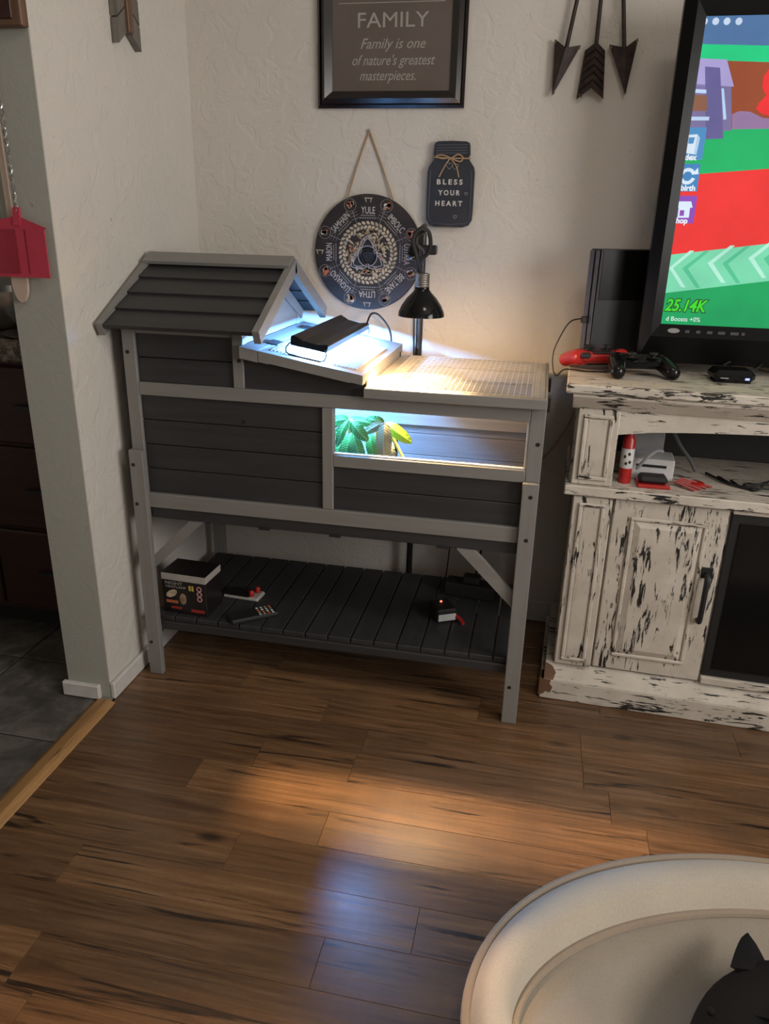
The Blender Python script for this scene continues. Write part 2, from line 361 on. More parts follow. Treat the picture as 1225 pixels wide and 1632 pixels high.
def text(parent, name, body, c, size, mat, rot=0.0, shear=0.0, width=None, depth=0.0006, plane='y', spacing=1.0, bold=0.0):
    """flat lettering: centre c (layout units), on a plane facing -y ('y') or up ('z')"""
    cu = bpy.data.curves.new('t', 'FONT'); cu.body = body; cu.align_x = 'CENTER'; cu.align_y = 'CENTER'; cu.size = size; cu.shear = shear
    cu.extrude = depth / 2; cu.space_character = spacing; cu.resolution_u = 3; cu.offset = bold
    ob = bpy.data.objects.new('t', cu); COL.objects.link(ob); dg = bpy.context.evaluated_depsgraph_get(); dg.update()
    me = bpy.data.meshes.new_from_object(ob.evaluated_get(dg)); bpy.data.objects.remove(ob); bpy.data.curves.remove(cu)
    mb = MB(); vs_ = [v.co.copy() for v in me.vertices]
    if width and vs_:
        wx = max(v.x for v in vs_) - min(v.x for v in vs_); k = width / wx
        for v in vs_: v.x *= k
    R = Matrix.Rotation(rot, 3, 'Z'); c = Vector(c)
    for i, v in enumerate(vs_):
        q = R @ v
        vs_[i] = c + (Vector((q.x, -q.z, q.y)) if plane == 'y' else q)
    mb.add(vs_, [tuple(p.vertices) for p in me.polygons]); bpy.data.meshes.remove(me)
    return mb.build(name, mat, parent, clean=False)

# ------------------------------------------------------------------ room shell
XR, YR, ZC = 3.6, -4.4, 2.85
WE = -0.848                                                # end of the short left wall
struct(MB().box(-0.143, XR + 0.15, 0, 0.12, -0.02, ZC).build('wall_back', 'wall_paint'))
wl = struct(MB().box(-0.1425, 0, WE, 0, -0.02, ZC).build('wall_left', 'wall_paint'))
MB().box(-0.143, -0.0015, WE - 0.002, WE, 0.0, ZC).build('wall_end_face', 'wall_end_tone', wl)
b = MB(); b.box(XR, XR + 0.15, YR, -3.12, -0.02, ZC).box(XR, XR + 0.15, -1.58, 0, -0.02, ZC).box(XR, XR + 0.15, -3.12, -1.58, -0.02, 1.13).box(XR, XR + 0.15, -3.12, -1.58, 2.31, ZC)
wr = struct(b.build('wall_right', 'wall_paint'))
b = MB(); b.box(-1.9, 1.14, YR - 0.15, YR, -0.02, ZC).box(2.66, XR + 0.15, YR - 0.15, YR, -0.02, ZC).box(1.14, 2.66, YR - 0.15, YR, -0.02, 1.13).box(1.14, 2.66, YR - 0.15, YR, 2.31, ZC)
struct(b.build('wall_rear', 'wall_paint'))
struct(MB().box(-1.9, XR + 0.15, YR - 0.15, 0.12, ZC, ZC + 0.1).build('ceiling', 'ceiling_paint'))
struct(MB().box(-2.0, -1.9, YR - 0.15, 0.12, -0.02, ZC).build('wall_kitchen', 'wall_end_tone'))
struct(MB().box(-1.9, -0.143, 0.0, 0.12, -0.02, ZC).build('wall_kitchen_back', 'wall_end_tone'))
# living-room floor: one plank per piece, rows 0.1195 deep
fl = struct(MB().box(0.012, XR, YR, 0.0, -0.03, -0.004).build('floor', 'floor_gap'))
known = {0: [0.671, 1.445], 1: [0.822, 1.447], 2: [0.54, 0.816, 1.512], 3: [0.40, 1.597], 4: [0.80], 5: [0.605, 1.336], 6: [0.25], 7: [0.89], 8: [0.3, 1.5]}
for row in range(-6, 30):
    y1 = -0.812 - 0.1195 * (row - 1); y0 = y1 - 0.1195
    if y0 < YR: break
    y1 = min(y1, 0.0)
    if y1 <= y0: continue
    js = list(known.get(row, []))
    if not js: js = [0.15 + 0.75 * random.random()]
    while js[0] > 0.95: js.insert(0, js[0] - 0.75 - 0.1 * random.random())
    while js[-1] < XR - 0.6: js.append(js[-1] + 0.72 + 0.35 * random.random())
    xs = [0.012] + js + [XR]
    for a, c in zip(xs[:-1], xs[1:]):
        cx, cy = (a + c) / 2, (y0 + y1) / 2
        p = MB().box(a + 0.0004, c - 0.0004, y0 + 0.0003, y1 - 0.0003, -0.006, 0.0, 0.0006).build('plank', 'vinyl_plank', fl)
        sh = Vector((cx, cy, 0)) * S
        p.data.transform(Matrix.Translation(-sh)); p.location = sh
# kitchen floor of slate tiles
kf = struct(MB().box(-1.9, 0.012, YR, 0.0, -0.03, -0.008).build('floor_kitchen', 'floor_gap'))
for i in range(5):
    for j in range(11):
        x1 = -0.05 - i * 0.38; y1 = -0.32 - j * 0.38 + 0.38; y0 = y1 - 0.38
        p = MB().box(max(x1 - 0.374, -1.9), x1, y0 + 0.006, min(y1, 0), -0.012, -0.003, 0.002).build('tile', 'slate_tile', kf)
        sh = Vector((x1, y1, 0)) * S; p.data.transform(Matrix.Translation(-sh)); p.location = sh
b = MB(); b.prism([(-0.048, -0.003), (-0.03, 0.008), (0.0, 0.012), (0.022, 0.004), (0.026, -0.003)], YR + 0.3, WE - 0.022, axis='y')
struct(b.build('trim_1', 'tan_wood'))['label'] = 'worn tan wooden threshold strip between plank floor and slate tiles'
b = MB().box(0.0, 0.016, WE - 0.004, 0.0, 0, 0.058, 0.004); struct(b.build('baseboard_left', 'inner_pale'))
b = MB().box(-0.157, -0.03, WE - 0.02, WE - 0.002, 0, 0.05, 0.004); struct(b.build('baseboard_end', 'inner_pale'))
b = MB().box(0.016, XR, -0.016, 0.0, 0, 0.085, 0.004); struct(b.build('baseboard_back', 'inner_pale'))
for n_, (x0, x1, y0, y1) in enumerate(((XR + 0.04, XR + 0.09, -3.12, -1.58), (1.14, 2.66, YR - 0.09, YR - 0.04))):
    b = MB(); lng = (y1 - y0) > (x1 - x0)
    for zz in (1.13, 1.70, 2.27): b.box(x0, x1, y0, y1, zz, zz + 0.04)
    for k in (0, 0.5, 1):
        if lng: yy = y0 + k * (y1 - y0 - 0.04); b.box(x0, x1, yy, yy + 0.04, 1.13, 2.31)
        else: xx = x0 + k * (x1 - x0 - 0.04); b.box(xx, xx + 0.04, y0, y1, 1.13, 2.31)
    struct(b.build('window_%d' % (n_ + 1), 'inner_pale'))

# ------------------------------------------------------------------ wooden tortoise house
FY, BY = -0.665, -0.135                      # front and back faces of the body
H = thing('tortoise_house', 'two-level grey wooden tortoise house with gabled roof, standing against the wall', 'pet house', (0.65, -0.4, 0))
PG, CH = 'pale_grey_wood_', 'charcoal_wood_'
def hp(name, mat, *a, bv=0.002, parent=H): return MB().box(*a, bv).build(name, mat, parent)
# legs
for x0, x1 in ((0.047, 0.092), (1.208, 1.253)):
    hp('leg', PG + 'z', x0, x1, FY - 0.022, FY, 0, 0.772)
    hp('leg', PG + 'z', x0, x1, BY, BY + 0.022, 0, 0.772)
# front frame
hp('corner_post', PG + 'z', 0.049, 0.088, FY, FY + 0.03, 0.55, 1.142)
hp('corner_post', PG + 'z', 1.213, 1.253, FY, FY + 0.03, 0.55, 0.976)
hp('corner_post', PG + 'z', 0.049, 0.088, BY - 0.03, BY, 0.55, 1.142)
hp('corner_post', PG + 'z', 1.213, 1.253, BY - 0.03, BY, 0.55, 0.976)
hp('post', PG + 'z', 0.382, 0.414, FY, FY + 0.03, 0.974, 1.142)
hp('post', PG + 'z', 0.382, 0.414, BY - 0.03, BY, 0.974, 1.142)
hp('post', PG + 'z', 0.640, 0.672, FY, FY + 0.03, 0.634, 0.935)
hp('rail', PG + 'x', 0.088, 0.382, FY, FY + 0.03, 1.114, 1.142)
hp('rail', PG + 'x', 0.088, 1.213, FY, FY + 0.016, 0.936, 0.974)
hp('rail', PG + 'x', 0.088, 1.208, FY - 0.004, FY + 0.03, 0.588, 0.634)
hp('rail', PG + 'x', 0.672, 1.213, FY, FY + 0.03, 0.766, 0.802)
hp('apron', CH + 'x', 0.092, 1.208, FY + 0.004, FY + 0.022, 0.552, 0.588)
for hx in (0.44, 0.66, 0.98): hp('drawer_clip', 'hinge_dark', hx, hx + 0.035, FY - 0.001, FY + 0.006, 0.548, 0.556, bv=0.0005)
# charcoal boards of the front
def boards(x0, x1, z0, z1, n, y0=FY + 0.010, y1=FY + 0.024):
    h = (z1 - z0) / n
    for k in range(n):
        b = MB(); za = z0 + k * h + (0.0022 if k else 0); b.box(x0, x1, y0, y1, za, z0 + (k + 1) * h, 0.0016); b.build('board', CH + 'x', H)
boards(0.088, 0.382, 0.974, 1.114, 2)
boards(0.088, 0.640, 0.634, 0.936, 4)
boards(0.672, 1.213, 0.634, 0.766, 2)
MB().prism([(0.414, 0.974), (0.765, 0.974), (0.765, 1.017), (0.414, 1.066)], FY + 0.006, FY + 0.022).build('cheek_board', CH + 'x', H)
MB().prism([(0.414, 0.60), (0.765, 0.60), (0.765, 1.017), (0.414, 1.066)], BY - 0.018, BY - 0.004).build('cheek_board', CH + 'x', H)
# back and side boards
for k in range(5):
    za = 0.59 + k * 0.0772; hp('board', 'lit_charcoal_wood', 0.088, 1.213, BY - 0.018, BY - 0.005, za + 0.0015, za + 0.0772, bv=0.0015)
hp('board', CH + 'x', 0.088, 0.382, BY - 0.018, BY - 0.005, 0.976, 1.14)
for k in range(5):
    za = 0.59 + k * 0.0772
    hp('board', CH + 'y', 1.235, 1.249, FY + 0.03, BY - 0.03, za + 0.0015, za + 0.0772, bv=0.0015)
for k in range(7):
    za = 0.59 + k * 0.0786; hp('board', CH + 'y', 0.052, 0.066, FY + 0.03, BY - 0.03, za + 0.0015, za + 0.0786, bv=0.0015)
hp('inner_rail', 'pale_grey_wood_x', 0.70, 1.215, BY - 0.034, BY - 0.019, 0.776, 0.822)
hp('inner_rail', 'pale_grey_wood_x', 0.70, 1.215, BY - 0.034, BY - 0.019, 0.94, 0.975)
hp('inner_rail', 'pale_grey_wood_z', 1.205, 1.2345, BY - 0.05, BY - 0.019, 0.60, 0.975)
hp('inner_rail', 'pale_grey_wood_x', 1.222, 1.2345, FY + 0.03, BY - 0.05, 0.90, 0.975)
hp('leak_blocker', CH + 'x', 0.088, 0.640, FY + 0.0242, FY + 0.027, 0.632, 0.938, bv=0)  # added backing, stops lamp light leaking between the front boards
hp('leak_blocker', CH + 'x', 0.672, 1.213, FY + 0.0242, FY + 0.027, 0.632, 0.768, bv=0)
hp('inner_panel', 'pale_grey_wood_x', 0.412, 0.70, BY - 0.030, BY - 0.019, 0.60, 0.985)
hp('partition', 'pale_grey_wood_z', 0.395, 0.41, FY + 0.03, BY - 0.02, 0.60, 1.06)
hp('floor_panel', CH + 'x', 0.06, 1.24, FY + 0.025, BY - 0.019, 0.575, 0.592)
# viewing window
MB().box(0.673, 1.214, FY + 0.0165, FY + 0.0185, 0.798, 0.938).build('window_pane', 'clear_pane', H)
hp('glazing_bead', 'inner_pale', 1.206, 1.214, FY + 0.005, FY + 0.014, 0.802, 0.936, bv=0.001)
hp('glazing_bead', 'inner_pale', 0.672, 1.206, FY + 0.005, FY + 0.014, 0.802, 0.807, bv=0.001)
# roof
RY, RZ, EY, EZ = -0.40, 1.290, -0.715, 1.128
RX0, RX1 = 0.030, 0.468
for sgn in (-1, 1):
    e = Vector((0, RY + sgn * (RY - EY), EZ)); r = Vector((0, RY, RZ)); d = (r - e); L = d.length; d.normalize()
    nrm = Vector((0, -d.z * (1 if sgn > 0 else -1), abs(d.y))); nrm = Vector((0, sgn * d.z, -sgn * d.y)).normalized()
    if nrm.z < 0: nrm = -nrm
    n = 4; hb = (L - 0.02) / n
    for k in range(n):
        b = MB(); p0 = e + d * (k * hb - 0.004); p1 = e + d * ((k + 1) * hb + 0.006)
        lift0, lift1 = 0.017, 0.009
        q = [p0 + nrm * lift0, p1 + nrm * lift1, p1 + nrm * (lift1 - 0.009), p0 + nrm * (lift0 - 0.012)]
        b.add([(RX0, v.y, v.z) for v in q] + [(RX1, v.y, v.z) for v in q], [(0, 1, 2, 3), (7, 6, 5, 4), (0, 4, 5, 1), (1, 5, 6, 2), (2, 6, 7, 3), (3, 7, 4, 0)])
        b.build('roof_board', CH + 'x', H)
    for x0, x1 in ((RX0 - 0.018, RX0), (RX1, RX1 + 0.02)):
        b = MB(); q = [e + nrm * 0.022 - d * 0.008, r + nrm * 0.022 + d * 0.008, r - nrm * 0.016 + d * 0.004, e - nrm * 0.016 - d * 0.008]
        b.add([(x0, v.y, v.z) for v in q] + [(x1, v.y, v.z) for v in q], [(0, 1, 2, 3), (7, 6, 5, 4), (0, 4, 5, 1), (1, 5, 6, 2), (2, 6, 7, 3), (3, 7, 4, 0)])
        b.build('gable_trim', PG + 'y', H)
    b = MB(); q = [r + nrm * 0.020 - d * 0.042, r + nrm * 0.020 + d * 0.012, r + nrm * 0.030 + d * 0.012, r + nrm * 0.030 - d * 0.042]
    b.add([(RX0 - 0.012, v.y, v.z) for v in q] + [(RX1 + 0.012, v.y, v.z) for v in q], [(0, 1, 2, 3), (7, 6, 5, 4), (0, 4, 5, 1), (1, 5, 6, 2), (2, 6, 7, 3), (3, 7, 4, 0)])
    b.build('ridge_board', PG + 'x', H)
    # slope rafters framing the open gable end
    b = MB(); q = [e - nrm * 0.004 + d * 0.03, r - nrm * 0.004, r - nrm * 0.045 , e - nrm * 0.035 + d * 0.03]
    b.add([(0.392, v.y, v.z) for v in q] + [(0.418, v.y, v.z) for v in q], [(0, 1, 2, 3), (7, 6, 5, 4), (0, 4, 5, 1), (1, 5, 6, 2), (2, 6, 7, 3), (3, 7, 4, 0)])
    b.build('rafter', PG + 'y', H)
for gx in (0.400, 0.058):
    MB().prism([(FY + 0.02, 1.06), (BY - 0.02, 1.06), (BY - 0.02, 1.14), (RY, 1.272), (FY + 0.02, 1.14)], gx, gx + 0.010, axis='x').build('gable_panel', 'pale_grey_wood_y' if gx > 0.2 else CH + 'y', H)
for sx in (0.06, 0.44):
    for ky in (0.5,): MB().lathe([(0.0001, 0), (0.004, 0), (0.004, 0.002), (0.0001, 0.002)], (sx + 0.0, RY - 0.012, RZ + 0.0225), 8).build('screw', 'screw_black', H)
# sloping lid over the nest end
def zl(x): return 1.097 - (x - 0.417) * 0.169
def sloped(x0, x1, y0, y1, th, name, mat, lift=0.0, parent=H):
    b = MB(); vs_ = []
    for y in (y0, y1):
        for x in (x0, x1):
            vs_ += [(x, y, zl(x) + lift), (x, y, zl(x) + lift - th)]
    b.add(vs_, [(0, 2, 3, 1), (4, 5, 7, 6), (0, 4, 6, 2), (1, 3, 7, 5), (0, 1, 5, 4), (2, 6, 7, 3)])
    return b.build(name, mat, parent)
sloped(0.4155, 0.468, -0.695, -0.105, 0.032, 'hinge_strip', PG + 'y')
sloped(0.470, 0.498, -0.695, -0.105, 0.030, 'lid_rail', PG + 'y')
sloped(0.728, 0.763, -0.695, -0.105, 0.026, 'lid_rail', PG + 'y')
sloped(0.498, 0.728, -0.695, -0.642, 0.028, 'lid_rail', PG + 'x')
sloped(0.498, 0.728, -0.275, -0.105, 0.028, 'lid_rail', PG + 'x')
b = MB(); k = 0.492
while k < 0.738: b.beam((k, -0.652, zl(k) + 0.0014), (k, -0.262, zl(k) + 0.0014), 0.0018, 0.0018); k += 0.0105
k = -0.65
while k < -0.262: b.beam((0.488, k, zl(0.488) + 0.003), (0.738, k, zl(0.738) + 0.003), 0.0018, 0.0018); k += 0.0158
tag(b.build('lid_mesh', 'wire_steel', H, clean=False), kind='stuff')
for hy in (-0.55, -0.215): sloped(0.452, 0.486, hy - 0.03, hy + 0.03, 0.004, 'hinge', 'hinge_dark', 0.004)
hp('step_board', PG + 'y', 0.748, 0.763, FY + 0.02, BY - 0.004, 0.974, 1.012, bv=0.001)
# mesh lid
MX0, MX1, MY0, MY1, MZ = 0.764, 1.253, -0.690, -0.110, 1.003
hp('mesh_rail', PG + 'x', MX0, MX1, MY0, -0.645, 0.976, MZ)
hp('mesh_rail', PG + 'x', MX0, MX1, -0.150, MY1, 0.976, MZ)
hp('mesh_rail', PG + 'y', MX0, 0.828, -0.645, -0.150, 0.976, MZ)
hp('mesh_rail', PG + 'y', 1.216, MX1, -0.645, -0.150, 0.976, MZ)
b = MB(); zx = MZ + 0.0012
k = 0.800
while k < 1.245: b.beam((k, -0.672, zx), (k, -0.128, zx), 0.0013, 0.0013); k += 0.0158
k = -0.668
while k < -0.125: b.beam((0.798, k, zx + 0.0012), (1.240, k, zx + 0.0012), 0.0012, 0.0012); k += 0.0158
tag(b.build('wire_mesh', 'wire_steel', H, clean=False), kind='stuff')
for ly in (-0.60, -0.33): hp('latch', 'screw_black', 1.253, 1.262, ly - 0.02, ly + 0.02, 0.955, 0.995, bv=0.002)
# braces
MB().prism([(0.092, 0.385), (0.092, 0.428), (0.216, 0.552), (0.262, 0.552)], FY - 0.004, FY + 0.016).build('brace', PG + 'x', H)
MB().prism([(1.208, 0.385), (1.208, 0.432), (1.090, 0.552), (1.040, 0.552)], FY - 0.004, FY + 0.016).build('brace', PG + 'x', H)
# low shelf of cross boards
xs0, xs1, n = 0.060, 1.240, 16
for k in range(n):
    wv = (xs1 - xs0) / n; hp('shelf_board', CH + 'y', xs0 + k * wv + 0.0022, xs0 + (k + 1) * wv - 0.0022, FY + 0.012, BY - 0.002, 0.188, 0.205, bv=0.0018)
hp('shelf_rail', CH + 'x', 0.092, 1.208, FY + 0.002, FY + 0.020, 0.160, 0.188)
hp('shelf_rail', CH + 'x', 0.092, 1.208, BY - 0.02, BY - 0.002, 0.160, 0.188)
# bolts
Mx = Matrix.Rotation(radians(90), 3, 'X')
bolt = None
for (bx, bz, by) in ((0.064, 1.059, FY), (0.402, 1.053, FY), (0.404, 0.876, FY + 0.010), (0.060, 0.727, FY - 0.022), (0.060, 0.602, FY - 0.022), (0.062, 0.120, FY - 0.022), (1.239, 0.877, FY), (1.233, 0.734, FY - 0.022), (1.232, 0.607, FY - 0.022), (1.224, 0.128, FY - 0.022)):
    MB().lathe([(0.0001, 0), (0.0055, 0), (0.0055, 0.0016), (0.003, 0.0024), (0.0001, 0.0014)], (bx, by, bz), 10, Mx).build('bolt', 'screw_black', H)
# bedding on the floor of the house
b = MB(); nx, ny = 40, 18; rv = random.Random(3)
for j in range(ny + 1):
    for i in range(nx + 1):
        b.v.append(Vector((0.42 + 0.79 * i / nx, FY + 0.032 + (BY - 0.056 - FY) * j / ny, 0.628 + 0.012 * rv.random() + 0.01 * sin(i * 0.7) * cos(j * 0.6))))
for j in range(ny):
    for i in range(nx): k = j * (nx + 1) + i; b.f.append((k, k + 1, k + nx + 2, k + nx + 1))
tag(b.build('bark_bedding', 'bedding', None, smooth=True), 'brown bark bedding on the floor inside the tortoise house', 'bedding', kind='stuff')
# plant inside
plant = thing('leafy_plant', 'green leafy plant with broad ribbed leaves behind the viewing window', 'plant', (0.74, -0.52, 0.632))
def leaf(p0, p1, wd, mat, nrm=(0, -1, 0.3), sag=0.010, fold=0.35):
    """built along its own x axis so that the veins follow the blade"""
    p0, p1 = Vector(p0), Vector(p1); d = p1 - p0; L = d.length; dn = d.normalized(); N = Vector(nrm); sd = N.cross(dn).normalized(); N = dn.cross(sd).normalized()
    b = MB(); n = 14
    for i in range(n + 1):
        t = i / n; wv = wd * 0.5 * (t ** 0.55) * ((1 - t) ** 0.62) * 1.75 + 0.0006; up = sag * 4 * t * (1 - t) - 0.012 * t * t
        for u in (-1, -0.6, -0.25, 0, 0.25, 0.6, 1):
            b.v.append(Vector((L * t, wv * u, up + fold * wv * (0.5 - (1 - abs(u)) ** 2 * 1.0) * -0.6 + 0.0016 * sin(t * 40 + abs(u) * 4) * abs(u))))
    for i in range(n):
        for k in range(6): q = i * 7 + k; b.f.append((q, q + 1, q + 8, q + 7))
    k = len(b.v); b.v += [v - Vector((0, 0, 0.0011)) for v in b.v[:k]]; b.f += [tuple(i + k for i in f[::-1]) for f in b.f[:]]
    o = b.build('leaf', mat, plant, smooth=True, clean=False, world=False)
    q = (p0 - ORG[plant.name]) * S
    o.matrix_local = Matrix(((dn.x, sd.x, N.x, q.x), (dn.y, sd.y, N.y, q.y), (dn.z, sd.z, N.z, q.z), (0, 0, 0, 1)))
    return o
def Q(px, py, y=-0.55): return PY(px, py, y)
LV = [((556, 668), (585, 703), -0.56, 0.046, 'leaf_green'), ((613, 672), (611, 738), -0.57, 0.058, 'leaf_dull'), ((614, 674), (655, 706), -0.52, 0.048, 'leaf_lime'),
      ((556, 668), (534, 712), -0.57, 0.030, 'leaf_green'), ((556, 668), (528, 672), -0.52, 0.040, 'leaf_green'), ((556, 668), (596, 676), -0.50, 0.036, 'leaf_green'),
      ((560, 690), (548, 738), -0.55, 0.060, 'leaf_green'), ((562, 690), (578, 740), -0.56, 0.048, 'leaf_green'), ((590, 690), (596, 738), -0.53, 0.044, 'leaf_green'),
      ((610, 674), (580, 690), -0.54, 0.034, 'leaf_dull'), ((612, 672), (582, 668), -0.49, 0.034, 'leaf_green'), ((545, 700), (532, 742), -0.54, 0.044, 'leaf_green'),
      ((540, 680), (528, 662), -0.50, 0.040, 'leaf_green'), ((550, 690), (535, 690), -0.50, 0.050, 'leaf_green'), ((620, 700), (628, 738), -0.50, 0.030, 'leaf_dull')]
for a, c, yy, wd, mt in LV: leaf(Q(*a, yy), Q(*c, yy - 0.02), wd, mt)
for a, c, y0, y1 in (((614, 674), (656, 738), -0.53, -0.50), ((556, 668), (560, 745), -0.52, -0.5), ((600, 680), (596, 745), -0.48, -0.47)):
    p, q = Q(*a, y0), Q(*c, y1); q2 = p + (q - p) * 1.0; q2 = p + (q - p) * ((0.636 - p.z) / (q.z - p.z)) if a[0] != 614 else q + Vector((0.05, 0.0, -0.13))
    MB().tube([p, p + (q2 - p) * 0.5, q2], [0.0045, 0.005, 0.0055], 8).build('stem', 'tree_stem', plant, smooth=True)
b = MB()
b.ell(Q(629, 722, -0.46), (0.022, 0.02, 0.03), 12, 8)
tag(b.build('pine_cone', 'log_wood', None, smooth=True, loc=Q(629, 722, -0.46)), 'small brown cone beside the plant stem', 'cone')
bb = bpy.data.objects['pine_cone']; bb.location.z = (0.632 + 0.028) * S
b = MB(); p0 = Vector((1.095, -0.47, 0.685)); p1 = Vector((1.19, -0.45, 0.69))
b.tube([p0, p0 + (p1 - p0) * 0.3, p0 + (p1 - p0) * 0.7, p1], [0.030, 0.034, 0.032, 0.036], 12)
tag(b.build('cork_log', 'log_wood', None, smooth=True, loc=(1.14, -0.46, 0.65)), 'short pale log lying inside the tortoise house', 'log')

# ------------------------------------------------------------------ daylight strip lamp standing on the sloping lid
ll = thing('daylight_strip_lamp', 'black strip lamp on wire legs glowing blue white on the sloping lid', 'lamp', (0.595, -0.39, zl(0.595)))
ax = Vector((1, 0, -0.169)).normalized(); an = Vector((0.169, 0, 1)).normalized()
def LP(u, y, h): p = Vector((0.593, 0, zl(0.593))) + ax * u + an * h; return Vector((p.x, y, p.z))
b = MB(); prof = [(u_, h_ - 0.010) for u_, h_ in [(-0.052, 0.036), (-0.054, 0.060), (-0.046, 0.064), (-0.02, 0.054), (0.02, 0.052), (0.046, 0.058), (0.054, 0.054), (0.052, 0.036), (0.045, 0.036), (0.045, 0.046), (-0.045, 0.046), (-0.045, 0.036)]]
n = len(prof); vs_ = [LP(u, -0.635, h) for u, h in prof] + [LP(u, -0.145, h) for u, h in prof]
b.add(vs_, [tuple(range(n)), tuple(range(2 * n - 1, n - 1, -1))] + [(k, (k + 1) % n, n + (k + 1) % n, n + k) for k in range(n)]); b.build('housing', 'black_plastic', ll)
for y0, y1 in ((-0.645, -0.635), (-0.145, -0.135)):
    b = MB(); b.add([LP(u, y0, h) for u, h in prof[:8]] + [LP(u, y1, h) for u, h in prof[:8]], [tuple(range(8)), tuple(range(15, 7, -1))] + [(k, (k + 1) % 8, 8 + (k + 1) % 8, 8 + k) for k in range(8)]); b.build('end_cap', 'gloss_black', ll)
b = MB(); vs_ = [LP(u, y, h) for y in (-0.62, -0.16) for u, h in ((-0.04, 0.0355), (0.04, 0.0355), (0.04, 0.032), (-0.04, 0.032))]
b.add(vs_, [(0, 1, 2, 3), (7, 6, 5, 4), (0, 4, 5, 1), (1, 5, 6, 2), (2, 6, 7, 3), (3, 7, 4, 0)]); b.build('diffuser', 'daylight_tube', ll)
for yy in (-0.655, -0.125):
    MB().tube([LP(-0.05, yy, 0.035), LP(-0.06, yy, 0.02), LP(-0.058, yy, 0.006), LP(-0.048, yy, 0.002), LP(0.042, yy, 0.002), LP(0.052, yy, 0.006), LP(0.056, yy, 0.02), LP(0.05, yy, 0.035)], 0.0022, 6).build('wire_leg', 'black_plastic', ll, smooth=True)
MB().tube(bez([LP(0.045, -0.14, 0.04), LP(0.05, -0.11, 0.075), LP(0.075, -0.085, 0.07), LP(0.12, -0.075, 0.02), LP(0.13, -0.07, -0.08), LP(0.13, -0.06, -0.4)]), 0.0035, 6).build('cord', 'rubber_black', ll, smooth=True)
la = bpy.data.lights.new('strip_light', 'AREA'); la.shape = 'RECTANGLE'; la.size = 0.075 * S; la.size_y = 0.44 * S; la.energy = 90; la.color = (0.14, 0.42, 1.0)
lo = bpy.data.objects.new('strip_light', la); COL.objects.link(lo); lo.location = LP(0, -0.39, 0.030) * S; lo.rotation_euler = (0, math.atan(0.169), 0)

# ------------------------------------------------------------------ heat lamp hanging from a pole behind the house
hl = thing('heat_lamp', 'black dome heat lamp hanging by its cord from a tall black pole', 'lamp', (0.805, -0.062, 0))
LX, LY, LZ = 0.882, -0.485, 1.176
MB().lathe([(0.0001, 0), (0.10, 0), (0.10, 0.012), (0.02, 0.02), (0.0001, 0.02)], (0.805, -0.125, 0), 24).build('base', 'matte_black', hl, smooth=True)
MB().tube([(0.805, -0.062, 0.015), (0.808, -0.062, 0.5), (0.813, -0.062, 1.39)], 0.0115, 12).build('pole', 'black_plastic', hl, smooth=True)
MB().tube(bez([(0.813, -0.062, 1.37), (0.815, -0.07, 1.40), (0.825, -0.12, 1.412), (0.868, -0.42, 1.412), (0.876, -0.475, 1.405)]), 0.008, 10).build('arm', 'black_plastic', hl, smooth=True)
MB().box(0.795, 0.86, -0.085, -0.045, 1.325, 1.355, 0.004).build('clamp', 'black_plastic', hl)
MB().ell((LX - 0.028, LY, 1.348), (0.018, 0.016, 0.022), 12, 8).build('switch_knob', 'gloss_black', hl, smooth=True)
b = MB(); b.tube(bez([(LX - 0.005, LY, LZ + 0.115), (LX - 0.018, LY - 0.01, 1.34), (LX - 0.028, LY - 0.012, 1.38), (LX - 0.01, LY - 0.01, 1.408), (LX + 0.012, LY, 1.40), (LX + 0.018, LY, 1.36), (LX + 0.0, LY, 1.335), (LX - 0.02, LY, 1.345), (LX - 0.022, LY + 0.01, 1.385), (LX - 0.002, LY + 0.01, 1.402)]), 0.0058, 8)
b.build('cord', 'rubber_black', hl, smooth=True)
MB().tube(bez([(LX - 0.025, LY + 0.02, 1.37), (0.84, -0.2, 1.33), (0.80, -0.09, 1.24), (0.795, -0.08, 1.1), (0.80, -0.075, 0.9), (0.80, -0.08, 0.3)]), 0.0035, 6).build('cord', 'rubber_black', hl, smooth=True)
MB().lathe([(0.064, 0.0), (0.0655, 0.001), (0.064, 0.012), (0.056, 0.030), (0.042, 0.050), (0.026, 0.066), (0.020, 0.074), (0.020, 0.080), (0.017, 0.080), (0.017, 0.074), (0.038, 0.050), (0.052, 0.030), (0.060, 0.012), (0.062, 0.0)], (LX, LY, LZ), 40, caps=False).build('shade', 'gloss_black', hl, smooth=True)
prof = []
for k in range(6): prof += [(0.0195, 0.080 + k * 0.006), (0.0205, 0.082 + k * 0.006), (0.0205, 0.0845 + k * 0.006), (0.0195, 0.0855 + k * 0.006)]
MB().lathe([(0.0001, 0.079)] + prof + [(0.017, 0.117), (0.0001, 0.119)], (LX, LY, LZ), 28).build('ribbed_socket', 'steel', hl, smooth=True)
MB().lathe([(0.0001, 0.022), (0.014, 0.023), (0.022, 0.034), (0.024, 0.046), (0.018, 0.060), (0.012, 0.072), (0.0001, 0.073)], (LX, LY, LZ), 20).build('bulb', 'heat_bulb', hl, smooth=True)
sl = bpy.data.lights.new('heat_beam', 'SPOT'); sl.energy = 140; sl.color = (1.0, 0.62, 0.30); sl.shadow_soft_size = 0.014; sl.spot_size = radians(82); sl.spot_blend = 0.7
so = bpy.data.objects.new('heat_beam', sl); COL.objects.link(so); so.location = Vector((LX, LY, LZ + 0.018)) * S; so.rotation_euler = Vector((0.05, -0.42, -1.0)).to_track_quat('-Z', 'Y').to_euler()
pl = bpy.data.lights.new('heat_light', 'POINT'); pl.energy = 12; pl.color = (1.0, 0.62, 0.30); pl.shadow_soft_size = 0.034
po = bpy.data.objects.new('heat_light', pl); COL.objects.link(po); po.location = Vector((LX, LY, LZ + 0.019)) * S

